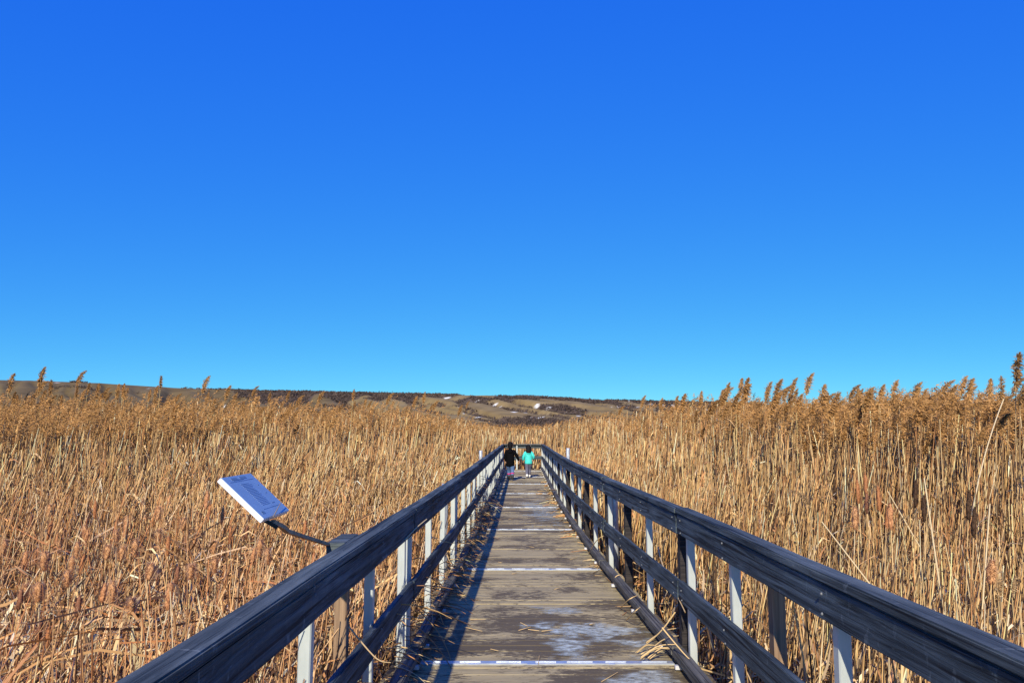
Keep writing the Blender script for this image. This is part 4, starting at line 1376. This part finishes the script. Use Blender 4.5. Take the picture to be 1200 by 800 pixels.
    # boots or shoes
    for (Lg, sx) in ((LLg, -1), (RLg, 1)):
        an, toe = Vector(Lg[1]), Vector(Lg[2])
        bm = bmesh.new()
        up_ = .14 if style == 'coat' else .035
        kn = Vector(Lg[0])
        limb(bm, [V(*an.lerp(kn, up_ / (kn - an).length)), V(*an), V(*(an + Vector((0, .0, -.045))))], [.056 * k, .052 * k, .046 * k], 12)
        hd = (toe - an); hd.z = 0
        hd = hd.normalized() if hd.length > 1e-4 else Vector((0, 1, 0))
        he = an + Vector((0, 0, -.035)) - hd * .045
        tp = he + hd * .19 + Vector((0, 0, min(0, toe.z - an.z + .05)))
        limb(bm, [V(*he), V(*he.lerp(tp, .3)), V(*he.lerp(tp, .7)), V(*tp)], [.030 * k, .040 * k, .042 * k, .026 * k], 12, .75)
        bt = fin(bm, 'boot' if style == 'coat' else 'shoe', mats['shoe'], root)
        if style == 'coat':
            bm = bmesh.new()
            c_ = an.lerp(kn, (up_ + .005) / (kn - an).length)
            c2 = an.lerp(kn, (up_ - .035) / (kn - an).length)
            limb(bm, [V(*c2), V(*c_)], [.060 * k, .061 * k], 14)
            fin(bm, 'cuff', mats['cuff'], bt, 0)
    # jacket: body, two sleeves, hood
    bm = bmesh.new()
    lo = pose['hem']
    loft(bm, [(V(0, 0, lo), .135 * k, .105 * k, (0, 0, 1)), (V(0, -.003, lo + .03), .142 * k, .112 * k, (0, 0, 1)), (V(0, -.004, .62), .138 * k, .108 * k, (0, 0, 1)), (V(0, -.004, .74), .132 * k, .102 * k, (0, 0, 1)),
              (V(0, -.004, .86), .138 * k, .098 * k, (0, 0, 1)), (V(0, -.004, .93), .118 * k, .085 * k, (0, 0, 1)), (V(0, 0, .965), .07 * k, .065 * k, (0, 0, 1)), (V(0, .002, .985), .052 * k, .055 * k, (0, 0, 1))], 18)
    jk = fin(bm, 'jacket', mats['jacket'], root)
    tex = jk.modifiers.new('folds', 'DISPLACE')
    tx = bpy.data.textures.new('folds', 'CLOUDS'); tx.noise_scale = .07 * k
    tex.texture = tx; tex.strength = .016 * k; tex.mid_level = .5
    for (ar, sx) in ((LA, -1), (RA, 1)):
        el, wr_ = Vector(ar[0]), Vector(ar[1])
        bm = bmesh.new()
        limb(bm, [V(sx * .07, 0, .935), V(sx * .118, 0, .915), V(*(Vector((sx * .13, 0, .89)).lerp(el, .55))), V(*el), V(*el.lerp(wr_, .5)), V(*el.lerp(wr_, .97))], [.05 * k, .056 * k, .054 * k, .05 * k, .046 * k, .04 * k], 12)
        fin(bm, 'sleeve', mats['jacket'], root)
    bm = bmesh.new()
    loft(bm, [(V(0, -.055, .955), .06 * k, .03 * k, (0, -.8, .5)), (V(0, -.088, .935), .088 * k, .04 * k, (0, -.5, .8)), (V(0, -.10, .89), .082 * k, .034 * k, (0, 0, 1)), (V(0, -.098, .835), .03 * k, .018 * k, (0, 0, 1))], 12)
    fin(bm, 'hood', mats['jacket'], root)
    return root
deck_y = 0.004
person((at(598, 562, 25.9).x, 25.9, deck_y), 1.25,
       dict(la=[(-.165, .02, .74), (-.15, .07, .58)], ra=[(.205, -.05, .76), (.275, -.02, .60)],
            ll=[(-.06, .14, .33), (-.05, .15, .075), (-.05, .24, .035)], rl=[(.065, .02, .31), (.07, -.11, .10), (.07, -.03, .03)], hem=.44),
       'child in a long black coat and blue jeans with pink topped boots, walking away',
       dict(jacket=plain('black_coat', (.004, .004, .005), .9, 0, .05, .2), trousers=plain('blue_jeans', (.09, .16, .32), .85, 0, .2, .2), shoe=plain('dark_boots', (.02, .02, .022), .6, 0, .4, .2), cuff=plain('pink_cuff', (.5, .04, .18), .7, 0, .3, .1)),
       facing=R(-4))
person((at(619.3, 558, 27.4).x, 27.4, deck_y), 1.13,
       dict(la=[(-.185, .0, .76), (-.19, .06, .62)], ra=[(.195, -.03, .77), (.18, .08, .66)],
            ll=[(-.055, .02, .31), (-.06, -.10, .10), (-.06, -.03, .03)], rl=[(.05, .13, .33), (.045, .13, .075), (.045, .22, .035)], hem=.49),
       'child in a bright turquoise hooded jacket with long black hair, walking away',
       dict(jacket=plain('turquoise_jacket', (.06, .62, .56), .6, 0, .3, .1), trousers=plain('grey_blue_trousers', (.12, .125, .18), .85, 0, .2, .2), shoe=plain('white_shoes', (.75, .75, .74), .6, 0, .3, .1)),
       facing=R(3), style='jacket')
